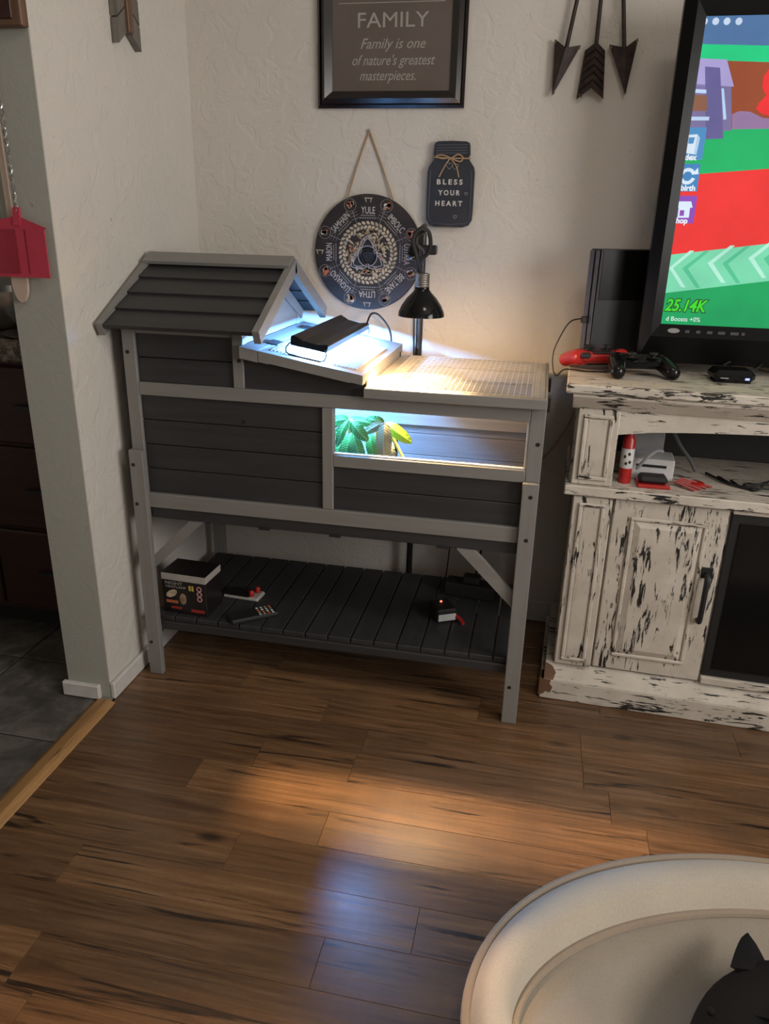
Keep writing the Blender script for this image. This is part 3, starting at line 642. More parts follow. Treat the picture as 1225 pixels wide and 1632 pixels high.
# ------------------------------------------------------------------ painted media console (turned a little from the wall)
KX, KY, KR = 1.318, -0.525, radians(-2.0)
K = thing('media_console', 'distressed cream painted media console with raised panel door and dark glass fireplace', 'media console', (KX, KY, 0), KR)
DX, DZ = 'distressed_paint_x', 'distressed_paint_z'
def kp(name, mat, *a, bv=0.003, parent=K): return MB().box(*a, bv).build(name, mat, parent, world=False)
KW, KD = 1.70, 0.435
kp('plinth', DX, 0, KW, 0, KD, 0, 0.072, bv=0.004)
MB().prism([(0.0, 0.072), (0.034, 0.122), (KD, 0.122), (KD, 0.072)], 0.012, KW - 0.012, axis='x').build('plinth_moulding', DX, K, world=False)
MB().prism([(-0.0025, 0.014), (0.012, 0.018), (0.02, 0.03), (0.034, 0.026), (0.040, 0.046), (0.030, 0.058), (0.033, 0.072), (-0.0025, 0.072)], -0.0022, 0.05).build('chipped_corner', 'bare_brown_board', K, world=False)
MB().add([(0.0105, -0.0012, 0.074), (0.040, -0.0012, 0.074), (0.046, 0.012, 0.094), (0.034, 0.024, 0.110), (0.0105, 0.030, 0.118), (0.0105, 0.004, 0.072), (0.040, 0.004, 0.072), (0.046, 0.02, 0.09), (0.034, 0.03, 0.106), (0.0105, 0.036, 0.114)], [(0, 1, 2, 3, 4), (9, 8, 7, 6, 5), (0, 5, 6, 1), (1, 6, 7, 2), (2, 7, 8, 3), (3, 8, 9, 4), (4, 9, 5, 0)]).build('chipped_corner', 'bare_brown_board', K, world=False)
kp('lower_body', DZ, 0.034, KW - 0.034, 0.04, KD, 0.122, 0.695)
kp('middle_shelf', DX, 0.008, KW - 0.008, 0.004, KD, 0.695, 0.724)
def framed(name, x0, x1, z0, z1, yf, th, border, bev, pan, parent=K):
    """raised-panel piece: frame members, moulding steps and centre panel"""
    r = kp(name, DZ, x0, x1, yf, yf + th, z0, z1, bv=0.003, parent=parent)
    m1 = border
    for (a, b_, c, d, mt) in ((x0 + m1 - 0.012, x1 - m1 + 0.012, z0 + m1 - 0.012, z0 + m1, DX), (x0 + m1 - 0.012, x1 - m1 + 0.012, z1 - m1, z1 - m1 + 0.012, DX), (x0 + m1 - 0.012, x0 + m1, z0 + m1, z1 - m1, DZ), (x1 - m1, x1 - m1 + 0.012, z0 + m1, z1 - m1, DZ)):
        o = MB().box(a, b_, yf - 0.007, yf, c, d, 0.003).build('moulding', mt, r, world=False)
    q0, q1, s0, s1 = x0 + m1 + bev, x1 - m1 - bev, z0 + m1 + bev, z1 - m1 - bev
    b = MB(); A = [(x0 + m1, z0 + m1), (x1 - m1, z0 + m1), (x1 - m1, z1 - m1), (x0 + m1, z1 - m1)]; B = [(q0, s0), (q1, s0), (q1, s1), (q0, s1)]
    b.add([(x, yf - 0.0005, z) for x, z in A] + [(x, yf - pan, z) for x, z in B] + [(x, yf + 0.002, z) for x, z in A], [(4, 5, 6, 7), (0, 1, 5, 4), (1, 2, 6, 5), (2, 3, 7, 6), (3, 0, 4, 7), (0, 8, 9, 1), (1, 9, 10, 2), (2, 10, 11, 3), (3, 11, 8, 0), (11, 10, 9, 8)])
    b.build('raised_panel', DZ, r, world=False); return r
def handle(r, hx, hz0, hz1, yf):
    MB().box(hx - 0.016, hx + 0.016, yf - 0.004, yf, hz1 - 0.035, hz1, 0.002).build('handle_plate', 'matte_black', r, world=False)
    b = MB(); b.tube(bez([(hx, yf - 0.004, hz1 - 0.02), (hx, yf - 0.022, hz1 - 0.03), (hx, yf - 0.026, (hz0 + hz1) / 2), (hx, yf - 0.022, hz0 + 0.012), (hx, yf - 0.001, hz0 + 0.004)]), [0.008] * 33, 8); b.build('pull', 'matte_black', r, smooth=True, world=False)
yf = 0.022
for mir in (False, True):
    mx = (lambda a, c: (KW - c, KW - a)) if mir else (lambda a, c: (a, c))
    framed('pilaster', *mx(0.036, 0.148), 0.126, 0.690, yf - 0.006, 0.03, 0.030, 0.006, 0.002)
    d = framed('door', *mx(0.154, 0.467), 0.130, 0.692, yf, 0.02, 0.062, 0.018, 0.008)
    handle(d, (0.436 if not mir else KW - 0.436), 0.335, 0.510, yf)
    framed('upper_pilaster', *mx(0.024, 0.138), 0.726, 0.950, yf - 0.004, 0.03, 0.028, 0.006, 0.002)
    a, c = mx(0.018, 0.040); kp('side_panel', DZ, a, c, yf + 0.02, KD, 0.724, 0.955)
# firebox
f = kp('firebox_frame', 'matte_black', 0.474, KW - 0.474, 0.026, 0.045, 0.15, 0.680)
MB().box(0.500, KW - 0.500, 0.022, 0.026, 0.18, 0.652).build('glass_pane', 'gloss_black', f, world=False)
MB().box(0.474, KW - 0.474, 0.016, 0.040, 0.126, 0.150, 0.002).build('sill', DX, K, world=False)
MB().box(0.474, KW - 0.474, 0.018, 0.040, 0.680, 0.695, 0.002).build('lintel', DX, K, world=False)
# upper opening with arched rail
arch = [(0.138, 0.952), (KW - 0.138, 0.952)] + [(KW - 0.138 - (KW - 0.276) * t / 16, 0.880 + 0.036 * sin(pi * t / 16) ** 0.6) for t in range(17)]
MB().prism(arch, yf, yf + 0.02).build('arched_rail', DX, K, world=False)
kp('back_board', 'matte_black', 0.04, KW - 0.04, KD - 0.012, KD, 0.724, 0.955)
MB().prism([(0.016, 0.950), (-0.012, 0.986), (-0.012, 0.994), (KD, 0.994), (KD, 0.950)], 0.006, KW - 0.006, axis='x').build('crown_moulding', DX, K, world=False)
kp('top_board', DX, -0.016, KW + 0.016, -0.022, KD + 0.005, 0.996, 1.022, bv=0.004)
KT = 1.022
KM = Matrix.Translation((KX, KY, 0)) @ Matrix.Rotation(KR, 4, 'Z')

# ------------------------------------------------------------------ television
TY = -0.275
TV = thing('television', 'large flat television with thick glossy black bezel showing a bright video game', 'television', (2.25, TY + 0.05, KT))
X0, X1, Z0, Z1 = 1.503, 3.02, 1.051, 2.00
sx0, sx1, sz0, sz1 = 1.559, 2.94, 1.163, 1.936
b = MB(); b.box(X0 + 0.002, X1 - 0.002, TY + 0.012, TY + 0.045, Z0, Z1, 0.004).box(X0 + 0.12, X1 - 0.12, TY + 0.04, TY + 0.085, Z0 + 0.1, Z1 - 0.1, 0.01); b.build('back_shell', 'black_plastic', TV)
def frame_piece(name, outer, inner, yo, yi, mat):
    b = MB(); b.add([(x, yo, z) for x, z in outer] + [(x, yi, z) for x, z in inner] + [(x, yo + 0.03, z) for x, z in outer] + [(x, yi + 0.014, z) for x, z in inner], [(0, 1, 2, 3), (4, 5, 6, 7), (0, 4, 5, 1), (1, 5, 6, 2), (2, 6, 7, 3), (3, 7, 4, 0)][2:] + [(8, 9, 13, 12), (9, 10, 14, 13), (10, 11, 15, 14), (11, 8, 12, 15), (0, 1, 9, 8), (1, 2, 10, 9), (2, 3, 11, 10), (3, 0, 8, 11)])
    return b.build(name, mat, TV, clean=False)
rect = lambda a, c, d, e: [(a, d), (c, d), (c, e), (a, e)]
frame_piece('bezel', rect(X0, X1, Z0, Z1), rect(X0 + 0.03, X1 - 0.03, 1.128, Z1 - 0.028), TY + 0.006, TY - 0.012, 'bezel_black')
frame_piece('bezel', rect(X0 + 0.03, X1 - 0.03, 1.128, Z1 - 0.028), rect(sx0, sx1, sz0, sz1), TY - 0.012, TY - 0.004, 'bezel_black')
MB().box(sx0 - 0.004, sx1 + 0.004, TY, TY + 0.012, sz0 - 0.004, sz1 + 0.004).build('screen', 'gloss_black', TV)
MB().box(2.18, 2.34, TY + 0.02, TY + 0.06, KT + 0.01, Z0 + 0.05, 0.006).build('stand_neck', 'black_plastic', TV)
MB().lathe([(0.0001, 0), (0.30, 0), (0.30, 0.008), (0.27, 0.014), (0.0001, 0.02)], (0, 0, 0), 40, Matrix.Diagonal((1, 0.42, 1))).build('stand_base', 'gloss_black', TV, smooth=True)
bpy.data.objects['stand_base'].location = Vector((0, 0, 0)) ; bpy.data.objects['stand_base'].data.transform(Matrix.Translation(Vector((2.25, TY + 0.05, KT)) * S))
SL = [0]
def pic(px, col, strength=1.0, layer=1, name='picture_area', world_pts=None):
    key = 'screen_%d_%d_%d_%s' % (*col, strength)
    if key not in MATS: screen(key, srgb(*col), strength)
    yy = TY - 0.0002 * layer
    pts = world_pts if world_pts else [(lambda p: (p.x, p.z))(PY(a, c, TY)) for a, c in px]
    pts = [(min(max(x, sx0), sx1), min(max(z, sz0), sz1)) for x, z in pts]
    b = MB(); b.prism(pts, yy, yy + 0.0001); return b.build(name, key, TV)
def wz(py, px=1140): return PY(px, py, TY).z
W = lambda z0l, z0r, z1l, z1r: [(sx0, z0l), (sx1, z0r), (sx1, z1r), (sx0, z1l)]
pic(None, (72, 112, 160), layer=1, world_pts=W(wz(75), wz(75) - 0.10, sz1, sz1))
pic(None, (0, 205, 130), layer=2, world_pts=W(wz(95), wz(95) - 0.06, wz(70), wz(70) - 0.05))
pic(None, (150, 70, 35), layer=1, world_pts=W(wz(212), wz(212), wz(94), wz(94) - 0.03))
pic(None, (0, 178, 100), layer=2, world_pts=W(wz(282), wz(282) + 0.12, wz(205), wz(205)))
pic(None, (236, 46, 44), layer=3, world_pts=W(wz(410), wz(410) + 0.20, wz(280), wz(280) + 0.12))
pic(None, (120, 214, 172), layer=4, world_pts=W(wz(470), wz(470) + 0.22, wz(408), wz(408) + 0.20))
pic(None, (8, 160, 92), layer=3, world_pts=W(sz0, sz0, wz(470), wz(470) + 0.22))
for k in range(8):                                       # chevrons of the conveyor
    xx = 1.60 + k * 0.105; zz = wz(470) + 0.011 + (xx - sx0) * 0.158; g = 0.103
    for off, colr in ((0, (178, 236, 214)), (0.04, (80, 192, 144))):
        pic(None, colr, layer=5, world_pts=[(xx + off, zz), (xx + off + 0.012, zz), (xx + off - 0.03, zz + g * 0.5), (xx + off + 0.02, zz + g * 0.97), (xx + off + 0.008, zz + g * 0.97), (xx + off - 0.045, zz + g * 0.5)])
pic([(1112, 93), (1158, 95), (1169, 138), (1102, 138)], (172, 160, 214), layer=3)
pic([(1102, 134), (1165, 138), (1165, 208), (1090, 214)], (122, 112, 158), layer=3)
pic([(1123, 106), (1147, 108), (1152, 221), (1124, 222)], (100, 94, 150), layer=4)
pic([(1149, 141), (1153, 141), (1157, 190), (1152, 191)], (186, 214, 246), layer=5)
pic([(1098, 142), (1125, 143), (1125, 149), (1097, 148)], (190, 214, 246), layer=5)
pic([(1097, 151), (1126, 152), (1126, 177), (1093, 177)], (140, 92, 70), layer=5)
pic([(1092, 186), (1130, 186), (1129, 192), (1091, 192)], (190, 214, 246), layer=5)
pic([(1166, 182), (1178, 177), (1195, 178), (1215, 188), (1240, 190), (1240, 205), (1166, 206)], (150, 118, 160), layer=4)
pic([(1226, 108), (1216, 122), (1214, 140), (1220, 152), (1208, 165), (1204, 174), (1214, 182), (1230, 186), (1260, 180), (1260, 110)], (238, 40, 44), layer=6)
pic([(1090, 203), (1126, 203), (1118, 255), (1081, 255)], (74, 142, 196), layer=6, name='menu_tile')
pic([(1085, 261), (1116, 261), (1110, 305), (1078, 305)], (62, 130, 190), layer=6, name='menu_tile')
pic([(1080, 312), (1111, 312), (1104, 356), (1073, 356)], (140, 72, 180), layer=6, name='menu_tile')
LG = (216, 232, 248)
pic([(1097, 215), (1111, 214), (1105, 246), (1092, 244)], LG, layer=7); pic([(1097, 219), (1107, 219), (1104, 229), (1096, 229)], (74, 142, 196), layer=8)
pic([(1111, 214), (1115, 220), (1109, 247), (1105, 246)], (176, 206, 236), layer=7)
c0 = PY(1095, 281, TY)
for a0, a1 in ((20, 165), (200, 345)):
    ri, ro = 0.012, 0.021
    arc = [(c0.x + ro * cos(radians(a0 + (a1 - a0) * t / 8)), c0.z + ro * sin(radians(a0 + (a1 - a0) * t / 8))) for t in range(9)] + [(c0.x + ri * cos(radians(a1 - (a1 - a0) * t / 8)), c0.z + ri * sin(radians(a1 - (a1 - a0) * t / 8))) for t in range(9)]
    pic(None, LG, layer=7, world_pts=arc)
pic(None, LG, layer=7, world_pts=[(c0.x + 0.010, c0.z + 0.004), (c0.x + 0.028, c0.z + 0.006), (c0.x + 0.024, c0.z + 0.022)])
pic([(1080, 321), (1101, 321), (1103, 331), (1079, 331)], LG, layer=7); pic([(1081, 331), (1099, 331), (1097, 347), (1079, 347)], LG, layer=7); pic([(1083, 335), (1090, 335), (1089, 344), (1082, 344)], (140, 72, 180), layer=8)
for px_ in (1122, 1140, 1158, 1177): c1 = PY(px_, 34, TY); pic(None, (196, 214, 236), layer=3, world_pts=[(c1.x + 0.0085 * cos(k * pi / 5), c1.z + 0.0085 * sin(k * pi / 5)) for k in range(10)])
screen('screen_text_white', (0.8, 0.85, 0.9)); screen('screen_text_green', srgb(60, 215, 40)); screen('screen_text_dark', (0.01, 0.03, 0.01))
def stext(body, px, py, size, mat, lay, **kw): c = PY(px, py, TY - 0.0002 * lay - 0.0004); return text(TV, 'screen_lettering', body, c, size, mat, depth=0.0001, **kw)
stext('dex', 1100, 251, 0.020, 'screen_text_white', 8, bold=0.0008); stext('birth', 1096, 300, 0.020, 'screen_text_white', 8, bold=0.0008); stext('hop', 1086, 352, 0.020, 'screen_text_white', 8, bold=0.0008)
stext('25.14K', 1091, 488, 0.046, 'screen_text_dark', 7, shear=0.25, width=0.122, bold=0.0036); stext('25.14K', 1091, 488, 0.046, 'screen_text_green', 9, shear=0.25, width=0.116, bold=0.0012)
stext('d Boosts +0%', 1088, 509, 0.018, 'screen_text_white', 7, width=0.094)
MB().prism([(1.596 + 0.017 * cos(k * pi / 8), 1.146 + 0.007 * sin(k * pi / 8)) for k in range(16)], TY - 0.0115, TY - 0.010).build('badge', 'grey_plastic', TV)
for k, wv in enumerate((0.016, 0.016, 0.020, 0.026, 0.030, 0.012)):
    xx = 1.628 + k * 0.030 + (0.004 if k > 3 else 0); MB().box(xx, xx + wv * 0.75, TY - 0.0112, TY - 0.010, 1.141, 1.149).build('badge', 'slate_plastic', TV)

# ------------------------------------------------------------------ things on the media console
PA = radians(25)
P = thing('game_console', 'black game console standing upright on its side behind the television edge', 'game console', (1.368, -0.225, KT), PA)
def pp(name, mat, *a, bv=0.002): return MB().box(*a, bv).build(name, mat, P, world=False)
HT = 0.340
MB().prism([(0.0, 0.0), (0.35, 0.0), (0.35, HT), (0.004, HT)], 0.0, 0.024).build('shell', 'matte_black', P, world=False)
MB().prism([(0.012, 0.0), (0.35, 0.0), (0.35, HT), (0.016, HT)], 0.024, 0.030).build('slot_gap', 'rubber_black', P, world=False)
MB().prism([(0.0, 0.0), (0.35, 0.0), (0.35, HT), (0.004, HT)], 0.030, 0.061).build('shell', 'matte_black', P, world=False)
pp('front_strip', 'slate_plastic', -0.003, 0.0, 0.003, 0.022, 0.004, HT - 0.004, bv=0.001); pp('front_strip', 'slate_plastic', -0.003, 0.0, 0.032, 0.059, 0.004, HT - 0.004, bv=0.001)
pp('gloss_panel', 'bezel_black', 0.010, 0.348, -0.0015, 0.0, 0.195, HT - 0.002, bv=0.0005)
def controller(name, label, loc, rz, shell, tilt=0.0):
    c = thing(name, label, 'game controller', loc, rz, 'game controllers on the media console')
    def gp(b, nm, mt, sm=True): return b.build(nm, mt, c, smooth=sm, world=False)
    b = MB(); b.box(-0.070, 0.070, -0.030, 0.036, 0.022, 0.056, 0.011); gp(b, 'body', shell)
    for sgn in (-1, 1):
        b = MB(); b.tube(bez([(sgn * 0.058, 0.030, 0.040), (sgn * 0.066, 0.006, 0.038), (sgn * 0.072, -0.030, 0.030), (sgn * 0.078, -0.062, 0.020), (sgn * 0.079, -0.078, 0.0175)], 4), [0.018, 0.023, 0.0245, 0.025, 0.025, 0.0245, 0.0245, 0.024, 0.0235, 0.023, 0.022, 0.0215, 0.0205, 0.0195, 0.0175, 0.013, 0.005], 14); gp(b, 'grip', shell)
        MB().lathe([(0.0001, 0), (0.006, 0), (0.006, 0.008), (0.0125, 0.011), (0.0125, 0.015), (0.010, 0.016), (0.0001, 0.0145)], (sgn * 0.031, -0.020, 0.054), 16).build('thumbstick', 'rubber_black', c, smooth=True, world=False)
        MB().lathe([(0.0001, 0), (0.019, 0), (0.019, 0.001), (0.0001, 0.001)], (sgn * 0.031, -0.020, 0.0555), 20).build('stick_well', 'rubber_black', c, smooth=True, world=False)
        MB().box(sgn * 0.057 - 0.014, sgn * 0.057 + 0.014, 0.030, 0.044, 0.040, 0.056, 0.004).build('trigger', 'rubber_black', c, world=False)
    MB().box(-0.032, 0.032, -0.002, 0.034, 0.052, 0.0575, 0.002).build('touch_pad', 'rubber_black', c, world=False)
    for k in range(4):
        a = k * pi / 2; MB().lathe([(0.0001, 0), (0.005, 0), (0.005, 0.003), (0.0001, 0.0035)], (0.060 + 0.012 * cos(a), 0.008 + 0.012 * sin(a), 0.058), 10).build('button', 'rubber_black', c, smooth=True, world=False)
        MB().box(-0.060 + 0.010 * cos(a) - 0.004, -0.060 + 0.010 * cos(a) + 0.004, 0.008 + 0.010 * sin(a) - 0.004, 0.008 + 0.010 * sin(a) + 0.004, 0.056, 0.061, 0.001).build('direction_key', 'rubber_black', c, world=False)
    return c
controller('game_controller', 'black game controller with rounded grips lying on the console edge', (1.505, -0.355, KT), radians(12), 'gloss_black')
controller('game_controller', 'red game controller lying in front of the upright game console', (1.394, -0.292, KT), radians(200), 'red_plastic')
st = thing('streaming_box', 'small glossy black set-top box with a blue light under the television', 'set-top box', (1.757, -0.36, KT), radians(4))
MB().box(-0.056, 0.056, -0.045, 0.045, 0.002, 0.036, 0.012).build('case', 'gloss_black', st, world=False)
for xx in (-0.04, 0.04): MB().box(xx - 0.008, xx + 0.008, -0.03, 0.03, 0, 0.004, 0.001).build('foot', 'rubber_black', st, world=False)
MB().box(0.026, 0.038, -0.0462, -0.044, 0.012, 0.018).build('status_light', 'led_blue', st, world=False)
MB().box(-0.040, -0.018, -0.0458, -0.044, 0.014, 0.017).build('print_mark', 'grey_plastic', st, world=False)
def cable(name, label, pts, r, mat='rubber_black', group=None, n=8):
    o = MB().tube(bez(pts, n), r, 6).build(name, mat, None, smooth=True, loc=pts[0]); return tag(o, label, 'cable', group)
u0 = Vector((1.368, -0.225, KT)) + Matrix.Rotation(PA, 3, 'Z') @ Vector((-0.004, 0.026, 0.135))
cable('charging_cable', 'thin black charging cable looping from game console down to the black controller', [u0, u0 + Vector((-0.025, -0.01, 0.002)), (1.295, -0.28, 1.15), (1.262, -0.32, 1.08), (1.262, -0.335, 1.03), (1.275, -0.34, 1.005), (1.298, -0.345, 1.026), (1.36, -0.35, KT + 0.003), (1.43, -0.33, KT + 0.003), (1.47, -0.30, KT + 0.02), (1.50, -0.305, KT + 0.038)], 0.0022)
pl_ = MB().beam(u0 + Vector((-0.018, -0.008, 0)), u0 + Vector((0.002, 0.001, 0)), 0.012, 0.02, bv=0.002).build('usb_plug', 'rubber_black', bpy.data.objects['charging_cable'])
cable('box_power_cable', 'short black cable curving behind the set-top box', [(1.79, -0.312, KT + 0.02), (1.83, -0.30, KT + 0.025), (1.86, -0.26, KT + 0.04), (1.85, -0.22, KT + 0.02), (1.90, -0.19, KT + 0.004)], 0.0028)
cable('video_cable', 'black video cable leaving the back of the set-top box', [(1.745, -0.312, KT + 0.02), (1.75, -0.29, KT + 0.035), (1.79, -0.25, KT + 0.045), (1.84, -0.20, KT + 0.05), (1.86, -0.18, KT + 0.09)], 0.003)

# things in the console's open shelf (top of shelf z = 0.724)
ST = 0.7245
tb = thing('red_tube', 'red plastic tube with a white spotted band standing in the console shelf', 'tube', (1.497, -0.448, ST))
MB().lathe([(0.0001, 0), (0.017, 0), (0.018, 0.004), (0.018, 0.132), (0.012, 0.140), (0.010, 0.150), (0.0001, 0.150)], (1.497, -0.448, ST), 20).build('body', 'red_plastic', tb, smooth=True)
MB().lathe([(0.0183, 0.046), (0.0186, 0.047), (0.0186, 0.104), (0.0183, 0.105)], (1.497, -0.448, ST), 20, caps=False).build('band', 'white_plastic', tb, smooth=True)
for a, zz in ((-100, 0.062), (-70, 0.066), (-115, 0.082), (-80, 0.09)):
    p = Vector((1.497 + 0.0187 * cos(radians(a)), -0.448 + 0.0187 * sin(radians(a)), ST + zz)); MB().ell(p, (0.004, 0.002, 0.005), 8, 6).build('spot', 'print_black', tb)
wb = thing('white_box', 'white plastic box with a dark slot behind the red tube', 'box', (1.578, -0.36, ST), radians(-3))
MB().box(-0.062, 0.062, -0.05, 0.05, 0, 0.064, 0.003).build('case', 'white_plastic', wb, world=False); MB().box(-0.045, 0.040, -0.0512, -0.049, 0.040, 0.048).build('slot', 'rubber_black', wb, world=False)
tag(MB().box(1.530, 1.622, -0.492, -0.415, ST, ST + 0.010, 0.003).build('red_case', 'red_plastic', None, loc=(1.575, -0.455, ST)), 'flat red case lying under the black pad in the shelf', 'case')
tag(MB().box(1.535, 1.615, -0.482, -0.425, ST + 0.0102, ST + 0.030, 0.008).build('black_pad', 'matte_black', None, loc=(1.575, -0.455, ST + 0.0102)), 'black rounded pad lying on the flat red case', 'case')
tag(MB().box(1.525, 1.62, -0.285, -0.20, ST, ST + 0.13, 0.004).build('grey_box', 'grey_plastic', None, loc=(1.57, -0.24, ST)), 'plain grey box at the back of the console shelf', 'box')
cable('grey_strap', 'flat grey strap arching over the white box', [(1.53, -0.425, ST + 0.035), (1.555, -0.43, ST + 0.075), (1.58, -0.415, ST + 0.092), (1.60, -0.40, ST + 0.088)], 0.0055, 'grey_plastic')
cable('braided_cord', 'black and white braided cord hanging at the back of the shelf', [(1.60, -0.26, ST + 0.16), (1.64, -0.27, ST + 0.12), (1.67, -0.28, ST + 0.075), (1.70, -0.30, ST + 0.04), (1.72, -0.30, ST + 0.006)], 0.006, 'black_white_cord')
b = MB(); b.lathe([(0.0001, 0), (0.024, 0), (0.024, 0.010), (0.021, 0.012), (0.0001, 0.012)], (1.700, -0.43, ST), 24)
tag(b.build('red_puck', 'red_plastic', None, smooth=True, loc=(1.70, -0.43, ST)), 'small round red disc beside the red ribbon ends', 'disc')
b = MB(); rr_ = random.Random(5)
for k in range(4):
    p0 = Vector((1.640 + 0.006 * k, -0.44 + 0.006 * k, ST + 0.012 + 0.002 * k)); p1 = p0 + Vector((0.05 + 0.012 * k, -0.045 + 0.01 * k, -0.0085 - 0.002 * k)); b.beam(p0, p1, 0.012, 0.003)
tag(b.build('red_ribbon', 'red_cloth', None, loc=(1.65, -0.44, ST)), 'red ribbon ends lying over the shelf edge', 'ribbon')
for k in range(4):
    cable('shelf_cable', 'black cable lying loose in the dark part of the shelf', [(1.75 + 0.03 * k, -0.30 - 0.03 * k, ST + 0.004), (1.80 + 0.02 * k, -0.40 - 0.015 * k, ST + 0.006), (1.88 + 0.02 * k, -0.44 + 0.02 * k, ST + 0.012 + 0.006 * k), (2.0 + 0.03 * k, -0.40, ST + 0.005)], 0.0035, group='loose cables in the console shelf')

# ------------------------------------------------------------------ wall decorations
fr = thing('family_picture', 'dark framed picture lettered FAMILY hanging above the round sign', 'picture', (0.68, 0, 1.758))
fx0, fx1, fz0, fz1 = 0.446, 0.917, 1.760, 2.36
def mitre(name, w0, w1, y0, y1, mat):
    o = [(fx0 + w0, fz0 + w0), (fx1 - w0, fz0 + w0), (fx1 - w0, fz1 - w0), (fx0 + w0, fz1 - w0)]; i = [(fx0 + w1, fz0 + w1), (fx1 - w1, fz0 + w1), (fx1 - w1, fz1 - w1), (fx0 + w1, fz1 - w1)]
    for k in range(4):
        j = (k + 1) % 4
        b = MB(); b.add([(o[k][0], y0, o[k][1]), (o[j][0], y0, o[j][1]), (i[j][0], y1, i[j][1]), (i[k][0], y1, i[k][1]), (o[k][0], -0.002, o[k][1]), (o[j][0], -0.002, o[j][1]), (i[j][0], -0.002, i[j][1]), (i[k][0], -0.002, i[k][1])], [(0, 1, 2, 3), (7, 6, 5, 4), (0, 4, 5, 1), (1, 5, 6, 2), (2, 6, 7, 3), (3, 7, 4, 0)]); b.build(name, mat, fr)
mitre('frame_rail', 0.0, 0.008, -0.012, -0.020, 'dark_frame'); mitre('frame_rail', 0.008, 0.026, -0.014, -0.026, 'dark_frame'); mitre('frame_rail', 0.026, 0.048, -0.030, -0.014, 'dark_frame')
MB().box(fx0 + 0.04, fx1 - 0.04, -0.012, -0.002, fz0 + 0.04, fz1 - 0.04).build('print', 'taupe_print', fr)
text(fr, 'lettering', 'FAMILY', (0.684, -0.0126, 1.999), 0.058, 'print_grey', width=0.222, spacing=1.0)
text(fr, 'lettering', 'Family is one', (0.685, -0.0126, 1.937), 0.040, 'print_grey', shear=0.35, width=0.205)
text(fr, 'lettering', "of nature's greatest", (0.686, -0.0126, 1.892), 0.040, 'print_grey', shear=0.35, width=0.262)
text(fr, 'lettering', 'masterpieces.', (0.672, -0.0126, 1.850), 0.040, 'print_grey', shear=0.35, width=0.178)
MB().box(0.515, 0.845, -0.0127, -0.012, 2.046, 2.048).build('printed_line', 'print_grey', fr)

dk = thing('round_sign', 'round dark sign with wreath and festival names hanging by jute string', 'wall sign', (0.617, 0, 1.133))
DC = Vector((0.617, -0.008, 1.322)); DR = 0.186
RX90 = Matrix.Rotation(radians(90), 3, 'X')
MB().lathe([(0.0001, -0.006), (DR - 0.002, -0.006), (DR, -0.004), (DR, 0.004), (DR - 0.002, 0.006), (0.0001, 0.006)], DC, 72, RX90).build('disc', 'disc_board', dk, smooth=True)
yd = DC.y - 0.0064
MB().tube([(0.545, -0.010, 1.495), (0.575, -0.006, 1.59), (0.614, -0.004, 1.694)], 0.0028, 6).build('string', 'jute', dk, smooth=True)
MB().tube([(0.700, -0.010, 1.490), (0.660, -0.006, 1.59), (0.616, -0.004, 1.694)], 0.0028, 6).build('string', 'jute', dk, smooth=True)
MB().lathe([(0.0001, 0), (0.005, 0), (0.005, 0.003), (0.0001, 0.004)], (0.615, -0.0055, 1.696), 10, RX90).build('nail', 'steel', dk)
def dpt(r, a): return (DC.x + r * sin(radians(a)), DC.z + r * cos(radians(a)))
def flat(b, pts, lay=0): b.prism(pts, yd - 0.0002 * lay - 0.0003, yd - 0.0002 * lay + 0.0006)
